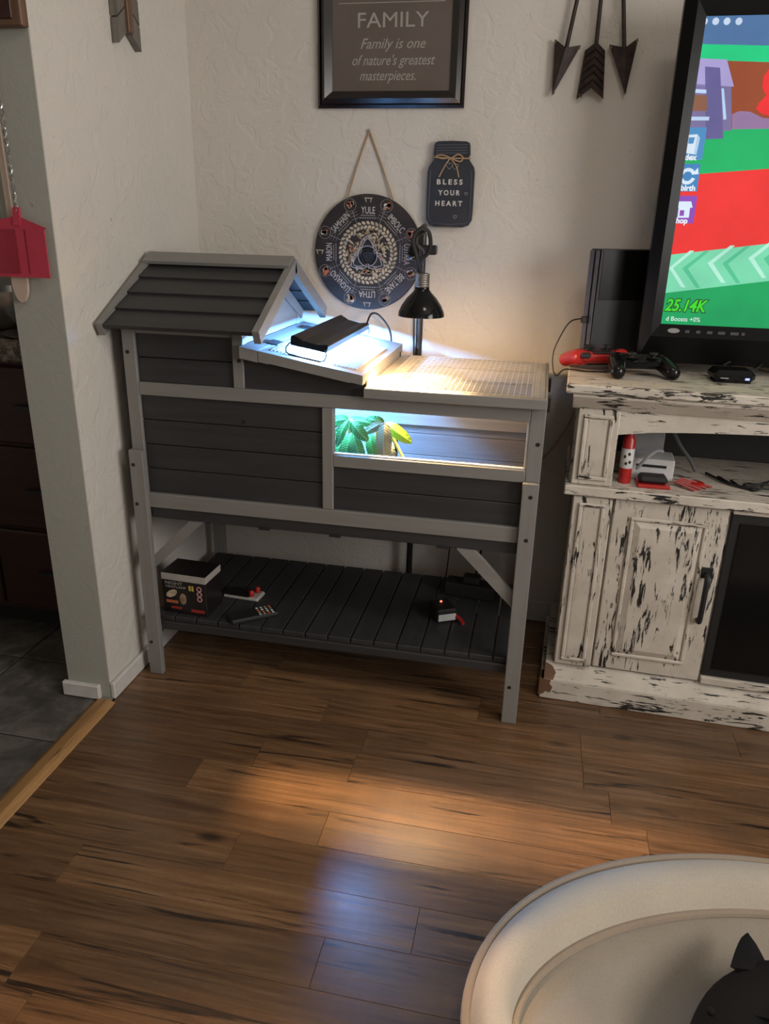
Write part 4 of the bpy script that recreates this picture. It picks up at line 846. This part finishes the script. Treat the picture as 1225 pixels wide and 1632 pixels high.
for nm, a in (('YULE', 0), ('IMBOLC', 45), ('OSTARA', 90), ('BELTANE', 135), ('LITHA', 180), ('LUGNASAD', 225), ('MABON', 270), ('SAMHAIN', 315)):
    x, z = dpt(0.134, a); text(dk, 'lettering', nm, (x, yd - 0.0005, z), 0.031, 'print_white', rot=-radians(a), width=0.0098 * len(nm) + 0.008)
    b = MB()
    for rr, ln in ((0.119, 0.05), (0.111, 0.06)):
        for k in range(7):
            t0 = (-0.5 + k / 7) * ln; x, z = dpt(rr, a); ca, sa = cos(radians(a)), sin(radians(a)); l2 = ln / 7 * 0.75
            flat(b, [(x + (t0 + u) * ca + v * sa, z - (t0 + u) * sa + v * ca) for u, v in ((0, -0.0013), (l2, -0.0013), (l2, 0.0013), (0, 0.0013))])
    b.build('small_print', 'print_grey', dk)
    b = MB(); aa = a + 22.5; ca, sa = cos(radians(aa)), sin(radians(aa))
    x0, z0 = dpt(0.098, aa); x1, z1 = dpt(0.145, aa); flat(b, [(x0 - 0.0006 * ca, z0 + 0.0006 * sa), (x0 + 0.0006 * ca, z0 - 0.0006 * sa), (x1 + 0.0006 * ca, z1 - 0.0006 * sa), (x1 - 0.0006 * ca, z1 + 0.0006 * sa)])
    for rr in (0.116, 0.126, 0.136):
        x, z = dpt(rr, aa); flat(b, [(x - 0.014 * ca, z + 0.014 * sa - 0.0006), (x + 0.014 * ca, z - 0.014 * sa - 0.0006), (x + 0.014 * ca, z - 0.014 * sa + 0.0006), (x - 0.014 * ca, z + 0.014 * sa + 0.0006)])
    b.build('divider', 'print_grey', dk)
    x, z = dpt(0.162, aa); b = MB()
    for k in range(24): flat(b, [(x + r * cos(2 * pi * (k + j) / 24), z + r * sin(2 * pi * (k + j) / 24)) for r, j in ((0.0195, 0), (0.0195, 1), (0.0205, 1), (0.0205, 0))])
    b.build('medallion_ring', 'print_grey', dk)
    rr_ = random.Random(int(aa))
    for mt in ('print_rust', 'print_tan', 'print_pink' if aa % 90 > 45 else 'print_white'):
        b = MB()
        for q in range(2):
            cx, cz = x + rr_.uniform(-0.009, 0.009), z + rr_.uniform(-0.009, 0.009); r0 = rr_.uniform(0.004, 0.008); flat(b, [(cx + r0 * cos(k * pi / 5) * rr_.uniform(0.8, 1.1), cz + r0 * sin(k * pi / 5)) for k in range(10)], 1)
        b.build('medallion', mt, dk)
    if a % 90 == 0:
        x, z = dpt(0.168, a); b = MB()
        flat(b, [(x - 0.014, z + 0.006), (x + 0.014, z + 0.006), (x + 0.012, z + 0.003), (x - 0.012, z + 0.003)]); flat(b, [(x - 0.012, z + 0.004), (x - 0.009, z + 0.004), (x - 0.006, z - 0.008), (x - 0.008, z - 0.008)]); flat(b, [(x + 0.009, z + 0.004), (x + 0.012, z + 0.004), (x + 0.008, z - 0.008), (x + 0.006, z - 0.008)])
        b.build('emblem', 'print_cream', dk)
rr_ = random.Random(11)
def leafpoly(cx, cz, ang, L, wd): return [(cx + L * u * cos(ang) - wd * v * sin(ang), cz + L * u * sin(ang) + wd * v * cos(ang)) for u, v in ((-0.5, 0), (-0.2, 0.42), (0.15, 0.45), (0.5, 0), (0.15, -0.45), (-0.2, -0.42))]
b = MB()
for k in range(40):
    a = k * 9
    for rr, da in ((0.083, 40), (0.096, -40)):
        x, z = dpt(rr, a + (3 if da > 0 else 0)); flat(b, leafpoly(x, z, radians(-a + da), 0.0165, 0.0105))
tag(b.build('wreath', 'print_cream', dk, clean=False), kind='stuff')
for mt, cnt, lo_, hi_ in (('print_tan', 90, 0.02, 0.074), ('print_cream', 95, 0.03, 0.076), ('print_rust', 8, 0.03, 0.07)):
    b = MB()
    for k in range(cnt):
        x, z = dpt(rr_.uniform(lo_, hi_), rr_.uniform(0, 360)); flat(b, leafpoly(x, z, rr_.uniform(0, 6.28), rr_.uniform(0.012, 0.026), rr_.uniform(0.005, 0.009)), rr_.choice((1, 2)))
    tag(b.build('harvest_print', mt, dk, clean=False), kind='stuff')
b = MB(); kc = (DC.x, DC.z - 0.010)
def band(pts, w_, lay):
    for (x0, z0), (x1, z1) in zip(pts[:-1], pts[1:]):
        L_ = math.hypot(x1 - x0, z1 - z0); nx_, nz_ = -(z1 - z0) / L_ * w_ / 2, (x1 - x0) / L_ * w_ / 2
        flat(b, [(x0 + nx_, z0 + nz_), (x1 + nx_, z1 + nz_), (x1 - nx_, z1 - nz_), (x0 - nx_, z0 - nz_)], lay)
for k in range(3):                                    # three vesica loops of a triquetra, each a double line
    th = radians(90 + 120 * k)
    for Rr in (0.058, 0.050):
        for sg in (-1, 1):
            cx, cz = 0.033 * cos(th + sg * radians(60)), 0.033 * sin(th + sg * radians(60)); pts = []
            for q in range(61):
                t = 2 * pi * q / 60; x, z = cx + Rr * cos(t), cz + Rr * sin(t); ox, oz = 0.033 * cos(th - sg * radians(60)), 0.033 * sin(th - sg * radians(60))
                if math.hypot(x - ox, z - oz) <= Rr * 1.01: pts.append((t, kc[0] + x, kc[1] + z))
                elif pts: band([(u, v) for _, u, v in pts], 0.0026, 4); pts = []
            if len(pts) > 1: band([(u, v) for _, u, v in pts], 0.0026, 4)
band([(kc[0] + 0.033 * cos(2 * pi * q / 36), kc[1] + 0.033 * sin(2 * pi * q / 36)) for q in range(37)], 0.0024, 5)
b.build('knot', 'print_lilac', dk, clean=False)
b = MB(); flat(b, [(DC.x, DC.z + 0.052), (DC.x + 0.056, DC.z - 0.046), (DC.x - 0.056, DC.z - 0.046)], 3); b.build('knot_ground', 'print_black', dk)

jr = thing('jar_sign', 'dark jar-shaped plaque lettered BLESS YOUR HEART with a twine bow', 'wall sign', (0.886, 0, 1.411))
JX, JZ = 0.888, 1.411
half = [(0.0, 0.0), (0.045, 0.0), (0.064, 0.006), (0.074, 0.022), (0.0755, 0.05), (0.0755, 0.165), (0.072, 0.180), (0.060, 0.196), (0.055, 0.203), (0.055, 0.212), (0.058, 0.216), (0.0565, 0.242), (0.054, 0.250), (0.045, 0.254), (0.0, 0.2555)]
out = [(JX + x, JZ + z) for x, z in half] + [(JX - x, JZ + z) for x, z in half[-2:0:-1]]
MB().prism(out, -0.022, -0.004).build('board', 'jar_board', jr)
b = MB(); ins = [(JX + (x - JX) * 0.90, JZ + 0.1 + (z - JZ - 0.1) * 0.93, ) for x, z in out if z < JZ + 0.19]
pts = [(x, -0.0222, z) for x, z in ins]; i0 = max(range(len(ins)), key=lambda i: (ins[i][1], ins[i][0])) ; 
b.tube([(JX - 0.066, -0.0222, JZ + 0.17), (JX - 0.068, -0.0222, JZ + 0.05), (JX - 0.066, -0.0222, JZ + 0.026), (JX - 0.056, -0.0222, JZ + 0.012), (JX, -0.0222, JZ + 0.008), (JX + 0.056, -0.0222, JZ + 0.012), (JX + 0.066, -0.0222, JZ + 0.026), (JX + 0.068, -0.0222, JZ + 0.05), (JX + 0.066, -0.0222, JZ + 0.17)], 0.0011, 5); b.build('outline', 'jar_line', jr)
for zz in (0.220, 0.228, 0.236, 0.244): MB().beam((JX - 0.05, -0.0222, JZ + zz - 0.001), (JX + 0.05, -0.0222, JZ + zz + 0.001), 0.002, 0.0028).build('lid_groove', 'jar_line', jr)
for body, zz, wv in (('BLESS', 0.135, 0.083), ('YOUR', 0.103, 0.070), ('HEART', 0.071, 0.088)): text(jr, 'lettering', body, (JX - 0.003, -0.0224, JZ + zz), 0.021, 'print_white', width=wv, spacing=1.5, bold=0.0006)
def heart(cx, cz, s): 
    b = MB(); pts = [(cx + s * 16 * sin(t) ** 3 / 16, -0.0223, cz + s * (13 * cos(t) - 5 * cos(2 * t) - 2 * cos(3 * t) - cos(4 * t)) / 16) for t in [2 * pi * k / 20 for k in range(20)]]
    b.tube(pts, 0.0006, 4, closed=True); b.build('heart_outline', 'print_grey', jr)
heart(JX - 0.006, JZ + 0.184, 0.011); heart(JX + 0.013, JZ + 0.182, 0.010); heart(JX + 0.052, JZ + 0.102, 0.005); heart(JX + 0.02, JZ + 0.032, 0.006)
yb = -0.0235
for p in ([(JX - 0.057, yb + 0.012, JZ + 0.207), (JX - 0.054, yb, JZ + 0.207), (JX - 0.004, yb - 0.001, JZ + 0.205), (JX + 0.054, yb, JZ + 0.205), (JX + 0.057, yb + 0.012, JZ + 0.205)],
          [(JX - 0.005, yb - 0.002, JZ + 0.205), (JX - 0.022, yb - 0.001, JZ + 0.180), (JX - 0.038, yb, JZ + 0.150)], [(JX - 0.003, yb - 0.002, JZ + 0.205), (JX + 0.016, yb - 0.001, JZ + 0.182), (JX + 0.026, yb, JZ + 0.150)],
          [(JX, yb - 0.003, JZ + 0.205), (JX + 0.02, yb - 0.004, JZ + 0.216), (JX + 0.036, yb - 0.003, JZ + 0.208), (JX + 0.03, yb - 0.003, JZ + 0.196), (JX + 0.01, yb - 0.004, JZ + 0.200), (JX - 0.002, yb - 0.003, JZ + 0.206)],
          [(JX - 0.004, yb - 0.003, JZ + 0.206), (JX - 0.03, yb - 0.003, JZ + 0.214), (JX - 0.05, yb - 0.002, JZ + 0.210), (JX - 0.03, yb - 0.003, JZ + 0.204), (JX - 0.004, yb - 0.003, JZ + 0.206)]):
    MB().tube(bez(p, 6), 0.0024, 6).build('twine', 'jute', jr, smooth=True)

aw = thing('arrow_wall_art', 'three dark rusty metal arrows hanging crossed beside the television', 'wall art', (1.30, 0, 1.784))
def arrow_head(tip, l, r, notch, top):
    b = MB(); yb_, yf_ = -0.012, -0.020; ym = -0.040
    for a, c in ((l, -1), (r, 1)):
        b.add([(tip[0], yf_ - 0.004, tip[1]), (a[0], yf_, a[1]), (notch[0], ym, notch[1]), (tip[0], yb_, tip[1]), (a[0], yb_, a[1]), (notch[0], yb_, notch[1])], [(0, 1, 2), (5, 4, 3), (0, 3, 4, 1), (1, 4, 5, 2), (2, 5, 3, 0)])
    h = b.build('arrow_head', 'rust_metal', aw)
    MB().tube([(notch[0], -0.022, notch[1] - 0.01), (notch[0] + (top[0] - notch[0]) * 0.5, -0.022, (notch[1] + top[1]) / 2), (top[0], -0.022, top[1])], 0.0062, 10).build('shaft', 'rust_metal', aw, smooth=True)
    for q in (l, r, tip):
        o = Vector((q[0], -0.0215, q[1])); c_ = Vector((notch[0], -0.0215, (notch[1] + tip[1]) / 2)); d_ = (c_ - o).normalized() * 0.010
        MB().ell(o + d_ * 0.9, (0.0045, 0.002, 0.0045), 8, 6).build('worn_spot', 'worn_brass', h)
def wp(px, py): p = PY(px, py, -0.02); return (p.x, p.z)
arrow_head(wp(879, 153), wp(884, 62), wp(925, 72), wp(901, 78), (1.272, 2.30)); arrow_head(wp(996, 151), wp(971, 71), wp(1017, 60), wp(995, 78), (1.322, 2.30))
t0, t1, t2, t3, t4, t5 = wp(950, 68), wp(932, 80), wp(918, 159), wp(942, 140), wp(961, 158), wp(964, 80)
def shift(p, q, k): return (p[0] + (q[0] - p[0]) * k, p[1] + (q[1] - p[1]) * k)
for sd, o0_, o1_ in ((0, t1, t2), (1, t5, t4)):
    n = 6
    for k in range(n):
        a0, a1 = shift(o0_, o1_, k / n), shift(o0_, o1_, (k + 0.93) / n); c0_, c1_ = shift(t0, t3, k / n), shift(t0, t3, (k + 0.93) / n)
        b = MB(); b.add([(a0[0], -0.016, a0[1]), (a1[0], -0.020, a1[1]), (c1_[0], -0.038, c1_[1]), (c0_[0], -0.034, c0_[1]), (a0[0], -0.010, a0[1]), (a1[0], -0.010, a1[1]), (c1_[0], -0.010, c1_[1]), (c0_[0], -0.010, c0_[1])], [(0, 1, 2, 3), (7, 6, 5, 4), (0, 4, 5, 1), (1, 5, 6, 2), (2, 6, 7, 3), (3, 7, 4, 0)])
        b.build('feather_vane', 'rust_metal', aw)
MB().tube([(t0[0], -0.022, t0[1] - 0.02), (t0[0] + 0.0, -0.022, 2.1), (1.300, -0.022, 2.30)], 0.0062, 10).build('shaft', 'rust_metal', aw, smooth=True)
MB().box(t2[0] + 0.006, t2[0] + 0.016, -0.0225, -0.02, t2[1] + 0.006, t2[1] + 0.016).build('worn_spot', 'worn_brass', aw)

# wooden arrow on the left wall, fletched tail down
la_ = thing('wooden_arrow', 'weathered wooden arrow with slatted fletching hung on the short left wall', 'wall art', (0, -0.42, 1.88))
def lpos(px, py): d = _ray(px, py); p = CAM + d * ((0.012 - CAM.x) / d.x); return (p.y, p.z)
c_ = -0.418
for sd in (-1, 1):
    for k in range(7):
        z0 = 1.895 + k * 0.064; a = c_ + sd * 0.016; o = c_ + sd * 0.062; dz = -0.032
        MB().prism([(a, z0), (o, z0 + dz), (o, z0 + dz + 0.059), (a, z0 + 0.059)], 0.003, 0.022, axis='x').build('slat', 'weathered_arrow_wood', la_)
MB().box(0.002, 0.030, c_ - 0.0145, c_ + 0.0145, 1.898, 2.6, 0.002).build('shaft', 'brown_plaque', la_)

# ------------------------------------------------------------------ end of the short wall: swatter, paddle, plaque
yw = WE - 0.004
sw = thing('fly_swatter', 'pink plastic fly swatter with wire handle hanging on the wall end', 'fly swatter', (-0.10, yw, 1.27))
ys = yw - 0.022
def sp(px, py): p = PY(px, py, ys); return (p.x, p.z)
h0 = [sp(-23, 355), sp(20, 345), sp(21, 330), sp(31, 330), sp(32, 346), sp(74, 364), sp(80, 443), sp(-17, 441)]
cxm = (h0[2][0] + h0[3][0]) / 2
MB().prism([h0[2], h0[3], (h0[4][0], h0[4][1] - 0.02), (h0[1][0], h0[1][1] - 0.02)], ys - 0.004, ys + 0.003).build('socket', 'pink_plastic', sw)
b = MB(); left, right, top, bot = h0[7][0], h0[6][0], h0[5][1] - 0.005, h0[6][1]
b.prism([h0[0], h0[1], h0[4], h0[5], (right - 0.002, top), (left + 0.002, top)], ys - 0.0015, ys + 0.0015)
b.box(right - 0.052, right, ys - 0.0015, ys + 0.0015, bot, top); b.box(cxm - 0.012, cxm + 0.010, ys - 0.0015, ys + 0.0015, bot, top); b.box(left, left + 0.006, ys - 0.0015, ys + 0.0015, bot, top)
b.box(left - 0.0005, right + 0.0005, ys - 0.0019, ys + 0.0019, bot - 0.001, bot + 0.006)
for (a, c) in ((left + 0.006, cxm - 0.012), (cxm + 0.010, right - 0.052)):
    n = max(2, int((c - a) / 0.0045))
    for k in range(n + 1): x = a + (c - a) * k / n; b.box(x - 0.0011, x + 0.0011, ys - 0.001, ys + 0.001, bot, top)
    k = bot
    while k < top: b.box(a, c, ys - 0.001, ys + 0.001, k, k + 0.0022); k += 0.0048
b.build('swat_grid', 'pink_plastic', sw, clean=False)
b = MB(); zt = h0[2][1]
for ph in (0, pi): b.tube([(cxm + 0.0035 * cos(k * 0.8 + ph) - 0.0006 * k * 0.12, ys + 0.0035 * sin(k * 0.8 + ph), zt - 0.02 + k * 0.0052) for k in range(95)], 0.0018, 5)
b.build('twisted_wire', 'steel', sw, smooth=True)
pd = thing('wooden_paddle', 'pale wooden paddle hanging behind the pink fly swatter', 'paddle', (-0.10, yw, 1.2))
cpx = PY(32, 450, yw - 0.01)
pc = [(cpx.x + 0.0225 * cos(2 * pi * k / 24), 1.262 + (0.055 if sin(2 * pi * k / 24) < 0 else 0.075) * sin(2 * pi * k / 24)) for k in range(24)]
MB().prism(pc, yw - 0.013, yw - 0.005).build('blade', 'cream_paddle', pd)
MB().prism([(cpx.x - 0.007, 1.32), (cpx.x + 0.007, 1.32), (cpx.x + 0.002, 1.76), (cpx.x - 0.012, 1.76)], yw - 0.012, yw - 0.005).build('handle', 'cream_paddle', pd)
wq = thing('wooden_plaque', 'brown wooden plaque with black hook above the fly swatter', 'plaque', (-0.07, yw, 1.82))
MB().box(-0.36, 0.004, yw - 0.026, yw, 1.822, 2.10, 0.003).build('board', 'brown_plaque', wq)
MB().box(-0.35, -0.018, yw - 0.030, yw - 0.026, 1.836, 2.09, 0.002).build('dark_panel', 'dark_cabinet', wq)
MB().tube(bez([(-0.088, yw - 0.03, 1.90), (-0.086, yw - 0.045, 1.88), (-0.078, yw - 0.05, 1.862), (-0.068, yw - 0.045, 1.87)], 5), 0.004, 6).build('hook', 'steel', wq, smooth=True)

# ------------------------------------------------------------------ kitchen seen past the wall end
cb = thing('kitchen_cabinet', 'dark red brown kitchen base cabinet with drawers past the wall end', 'cabinet', (-1.0, -0.3, 0))
MB().box(-1.88, -0.148, -0.53, -0.003, 0.09, 0.985).build('body', 'dark_cabinet', cb)
MB().box(-1.88, -0.148, -0.47, -0.003, 0, 0.09).build('toe_kick', 'matte_black', cb)
for i in range(4):
    x1 = -0.155 - i * 0.43
    for z0, z1 in ((0.11, 0.40), (0.415, 0.70), (0.715, 0.97)):
        d = MB().box(x1 - 0.415, x1, -0.55, -0.53, z0, z1, 0.006).build('drawer', 'dark_cabinet', cb); MB().beam((x1 - 0.26, -0.565, (z0 + z1) / 2), (x1 - 0.155, -0.565, (z0 + z1) / 2), 0.01, 0.01).build('pull', 'hinge_dark', d)
tag(MB().box(-1.89, -0.147, -0.575, -0.003, 0.986, 1.058, 0.008).build('granite_worktop', 'granite', None, loc=(-1.0, -0.3, 0.986)), 'speckled granite worktop on the dark kitchen cabinet', 'worktop')
bw = MB().lathe([(0.0001, 0), (0.06, 0), (0.10, 0.03), (0.125, 0.09), (0.13, 0.13), (0.126, 0.13), (0.12, 0.09), (0.095, 0.034), (0.055, 0.006), (0.0001, 0.005)], (-0.52, -0.36, 1.0582), 32)
tag(bw.build('steel_bowl', 'steel', None, smooth=True, loc=(-0.52, -0.36, 1.0582)), 'shiny steel bowl on the granite worktop beside the wall end', 'bowl')
tag(MB().lathe([(0.0001, 0), (0.09, 0), (0.115, 0.010), (0.118, 0.013), (0.09, 0.006), (0.0001, 0.005)], (-0.34, -0.47, 1.0582), 32, caps=True).build('steel_plate', 'steel', None, smooth=True, loc=(-0.34, -0.47, 1.0582)), 'small steel dish in front of the bowl on the worktop', 'dish')

# ------------------------------------------------------------------ things on the low shelf of the house
SZ = 0.2052
lb = thing('lamp_box', 'black printed carton of a night heat lamp standing on the low shelf', 'carton', (0.165, -0.575, SZ), radians(-3))
MB().box(-0.078, 0.078, -0.055, 0.055, 0, 0.118, 0.001).build('carton', 'box_black', lb, world=False)
MB().box(-0.0785, 0.0785, -0.0555, 0.0555, 0.118, 0.142, 0.001).build('white_band', 'box_white', lb, world=False)
MB().box(-0.078, 0.078, -0.055, 0.055, 0.142, 0.1435).build('lid', 'box_black', lb, world=False)
ORG['lamp_box'] = Vector((0, 0, 0))
text(lb, 'lettering', 'NIGHT', (-0.035, -0.0556, 0.108), 0.016, 'print_grey', width=0.062); text(lb, 'lettering', 'HEATLAMP', (-0.028, -0.0556, 0.095), 0.011, 'print_grey', width=0.072)
MB().prism([(-0.045 + 0.02 * cos(k * pi / 6), 0.070 + 0.013 * sin(k * pi / 6) + 0.008 * cos(k * pi / 6)) for k in range(12)], -0.0556, -0.055).build('printed_bulb', 'print_cream', lb)
MB().prism([(-0.005 + 0.012 * cos(k * pi / 6), 0.055 + 0.02 * sin(k * pi / 6)) for k in range(12)], -0.0556, -0.055).build('printed_animal', 'print_tan', lb)
for zz in (0.098, 0.080, 0.062): MB().lathe([(0.0055, 0), (0.0095, 0), (0.0095, 0.0006), (0.0055, 0.0006)], (0.055, -0.0552, zz), 14, RX90, caps=False).build('printed_ring', 'print_pink', lb)
for xx in (0.018, 0.028): MB().box(xx, xx + 0.007, -0.0556, -0.055, 0.088, 0.106).build('printed_mark', 'print_yellow', lb)
MB().box(-0.066, -0.024, -0.0556, -0.055, 0.036, 0.046).build('printed_stripe', 'box_orange', lb); MB().box(0.022, 0.070, -0.0556, -0.055, 0.012, 0.022).build('printed_stripe', 'box_red', lb); MB().box(-0.05, -0.012, -0.0556, -0.055, 0.016, 0.024).build('printed_stripe', 'box_red', lb)
pk = thing('parts_pack', 'white card pack with red knobs lying behind the black carton', 'pack', (0.31, -0.46, SZ), radians(-4))
MB().box(-0.075, 0.055, -0.035, 0.030, 0, 0.014, 0.005).build('card', 'box_white', pk, world=False); MB().box(-0.074, 0.02, -0.033, 0.028, 0.014, 0.0155).build('dark_label', 'box_black', pk, world=False)
for xx, yy in ((0.026, -0.02), (0.034, 0.012)): MB().lathe([(0.0001, 0), (0.009, 0), (0.009, 0.016), (0.006, 0.02), (0.0001, 0.02)], (xx, yy, 0.0155), 12).build('red_knob', 'red_plastic', pk, smooth=True, world=False)
rm = thing('remote_control', 'small black remote control with pale keys lying on the low shelf', 'remote control', (0.385, -0.590, SZ), radians(-52))
MB().box(-0.032, 0.032, -0.085, 0.075, 0, 0.016, 0.005).build('case', 'matte_black', rm, world=False)
for i in range(4):
    for j in range(4): MB().box(-0.025 + i * 0.0145, -0.025 + i * 0.0145 + 0.008, 0.010 + j * 0.014, 0.018 + j * 0.014, 0.016, 0.018, 0.0006).build('key', ('print_white', 'print_teal', 'print_tan', 'box_orange')[(i * 3 + j) % 4], rm, world=False)
ad = thing('power_adapter', 'black plug-in timer with white face and red light on the low shelf', 'adapter', (0.985, -0.44, SZ), radians(28))
MB().box(-0.035, 0.035, -0.04, 0.045, 0, 0.045, 0.006).build('body', 'rubber_black', ad, world=False); MB().box(-0.030, 0.030, -0.0425, -0.04, 0.006, 0.030, 0.001).build('face', 'white_plastic', ad, world=False)
MB().ell((0.0, 0.02, 0.046), (0.004, 0.004, 0.003), 8, 6).build('indicator_light', 'led_red', ad, world=False); MB().tube([(0.03, -0.035, 0.02), (0.042, -0.055, 0.012), (0.043, -0.075, 0.007)], 0.006, 8).build('red_tab', 'red_plastic', ad, smooth=True, world=False)
ps = thing('power_strip', 'black power strip at the back of the low shelf', 'power strip', (1.06, -0.26, SZ), radians(-6))
MB().box(-0.09, 0.09, -0.035, 0.035, 0, 0.05, 0.006).build('body', 'rubber_black', ps, world=False); MB().box(-0.03, 0.03, -0.025, 0.025, 0.05, 0.075, 0.006).build('plug', 'rubber_black', ps, world=False)
cable('adapter_cable', 'thin black cable dropping behind the house to the plug-in timer', [(0.90, -0.05, 0.62), (0.90, -0.05, 0.50), (0.925, -0.055, 0.40), (0.955, -0.06, 0.34), (0.958, -0.09, 0.27), (0.965, -0.25, 0.215), (0.978, -0.40, 0.25)], 0.0026)
cable('strip_cable', 'black cable bending above the power strip behind the front brace', [(1.10, -0.05, 0.54), (1.045, -0.06, 0.52), (1.015, -0.06, 0.47), (1.04, -0.07, 0.41), (1.075, -0.10, 0.35), (1.075, -0.22, 0.29), (1.07, -0.26, 0.283)], 0.0042)
cable('wall_cord', 'thin beige cord sagging along the wall between house and console', [(1.22, -0.02, 0.60), (1.27, -0.022, 0.66), (1.31, -0.022, 0.72), (1.345, -0.022, 0.80), (1.36, -0.022, 0.88)], 0.004, 'beige_cord')

# ------------------------------------------------------------------ oval pet bed with a dark dog curled in it
BC = Vector((1.85, -1.72, 0)); BA, BB = 0.645, 0.465
bd = thing('pet_bed', 'oval beige velvet pet bed with piped bolster on the plank floor', 'pet bed', BC)
def ring(k, z, n=120):
    """k = 1 outer seam, k = 0 inner seam; below 0 the cushion inside"""
    if k >= 0: a_, b_, ex = 0.562 + 0.083 * k, 0.352 + 0.113 * k, 1.75 + 0.25 * min(k, 1)
    else: a_, b_, ex = 0.562 * (1 + k), 0.352 * (1 + k), 1.75
    out_ = []
    for i in range(n):
        t = 2 * pi * i / n; c, s_ = cos(t), sin(t)
        out_.append((BC.x + a_ * math.copysign(abs(c) ** (2 / ex), c), BC.y + b_ * math.copysign(abs(s_) ** (2 / ex), s_), z))
    return out_
def rings(pr, n=120, bottom=False, top=False):
    b = MB()
    for k, z in pr: b.v += [Vector(p) for p in ring(k, z, n)]
    for i in range(len(pr) - 1): b.f += [(i * n + q, i * n + (q + 1) % n, (i + 1) * n + (q + 1) % n, (i + 1) * n + q) for q in range(n)]
    if bottom: b.f.append(tuple(range(n))[::-1])
    if top: b.f.append(tuple((len(pr) - 1) * n + q for q in range(n)))
    return b
rings([(0.85, 0.004), (1.0, 0.03), (1.06, 0.07), (1.04, 0.11), (0.99, 0.138), (0.86, 0.156), (0.68, 0.168), (0.48, 0.168), (0.28, 0.158), (0.12, 0.138), (0.0, 0.112)], bottom=True).build('bolster', 'beige_velvet', bd, smooth=True)
rings([(0.0, 0.112), (-0.05, 0.112), (-0.14, 0.098), (-0.25, 0.072), (-0.38, 0.050), (-0.55, 0.042), (-0.8, 0.040), (-0.98, 0.040)], top=True).build('cushion', 'shaded_velvet', bd, smooth=True)
MB().tube(ring(1.02, 0.141), 0.0095, 8, closed=True).build('piping', 'beige_piping', bd, smooth=True)
MB().tube(ring(0.0, 0.117), 0.0085, 8, closed=True).build('piping', 'beige_piping', bd, smooth=True)
# dog: one continuous skinned body, curled on its side, head to the far left with ears
me = bpy.data.meshes.new('sleeping_dog')
spine = [((1.825, -1.87, 0.130), 0.088), ((1.945, -1.81, 0.138), 0.094), ((1.985, -1.71, 0.138), 0.094), ((1.915, -1.615, 0.135), 0.090), ((1.805, -1.575, 0.130), 0.080), ((1.725, -1.585, 0.125), 0.074), ((1.665, -1.635, 0.118), 0.070), ((1.620, -1.695, 0.098), 0.052), ((1.590, -1.745, 0.085), 0.038)]
extra = [(0, ((1.765, -1.93, 0.115), 0.048)), (9, ((1.705, -1.86, 0.095), 0.028)), (10, ((1.725, -1.77, 0.090), 0.022)), (0, ((1.895, -1.99, 0.10), 0.020)), (12, ((1.795, -2.0, 0.09), 0.014)), (3, ((1.865, -1.66, 0.105), 0.036)), (14, ((1.785, -1.73, 0.090), 0.024)), (15, ((1.735, -1.71, 0.088), 0.02))]
vs_, es, rad = [], [], []
for i, (p, r) in enumerate(spine): vs_.append(Vector(p) - BC); rad.append(r); es += [(i - 1, i)] if i else []
for par, (p, r) in extra: vs_.append(Vector(p) - BC); rad.append(r); es.append((par, len(vs_) - 1))
me.from_pydata([tuple(v * S) for v in vs_], es, [])
dg_o = bpy.data.objects.new('sleeping_dog', me); COL.objects.link(dg_o); dg_o.location = BC * S
mod = dg_o.modifiers.new('skin', 'SKIN'); 
for i, sv in enumerate(me.skin_vertices[0].data): sv.radius = (rad[i] * S, rad[i] * S); sv.use_root = (i == 0)
mod.use_smooth_shade = True
ss = dg_o.modifiers.new('sub', 'SUBSURF'); ss.levels = 2; ss.render_levels = 2
dgp = bpy.context.evaluated_depsgraph_get(); dgp.update(); me2 = bpy.data.meshes.new_from_object(dg_o.evaluated_get(dgp)); dg_o.modifiers.clear(); dg_o.data = me2; me2.name = 'sleeping_dog'
me2.materials.clear(); me2.materials.append(MATS['black_fur']); ORG['sleeping_dog'] = BC
for p in me2.polygons: p.use_smooth = True
tag(dg_o, 'black short-haired dog curled asleep in the beige bed', 'dog')
for base, tip, wd in (((1.712, -1.548, 0.160), (1.722, -1.462, 0.150), 0.075), ((1.730, -1.650, 0.180), (1.785, -1.675, 0.200), 0.06)):
    base, tip = Vector(base), Vector(tip); bq = dg_o.closest_point_on_mesh((base - BC) * S)[1] / S + BC; base = bq - (tip - bq).normalized() * 0.035; d = tip - base; sd = d.cross(Vector((0.2, 0.3, 1))).normalized(); nn = sd.cross(d).normalized(); b = MB()
    for i in range(7):
        t = i / 6; wv = wd * 0.5 * (1 - t) ** 0.7 + 0.003; c = base + d * t
        b.v += [c - sd * wv, c + nn * (0.012 * (1 - t) + 0.003), c + sd * wv, c - nn * 0.004]
    for i in range(6):
        for k in range(4): q = i * 4 + k; b.f.append((q, i * 4 + (k + 1) % 4, i * 4 + 4 + (k + 1) % 4, q + 4))
    b.f += [(0, 1, 2, 3), (27, 26, 25, 24)]; b.build('ear', 'black_fur', dg_o, smooth=True)
def on_dog(p):
    ok, q, nrm, _ = dg_o.closest_point_on_mesh((Vector(p) - BC) * S); return q / S + BC
sn = on_dog((1.53, -1.84, 0.075))
MB().ell(sn + Vector((0.002, 0.003, 0.002)), (0.012, 0.011, 0.010), 10, 8).build('nose', 'gloss_black', dg_o, smooth=True)
for p in ((1.60, -1.655, 0.20), (1.665, -1.735, 0.20)): MB().ell(on_dog(p), (0.008, 0.008, 0.004), 10, 6).build('eyelid', 'black_fur', dg_o, smooth=True)
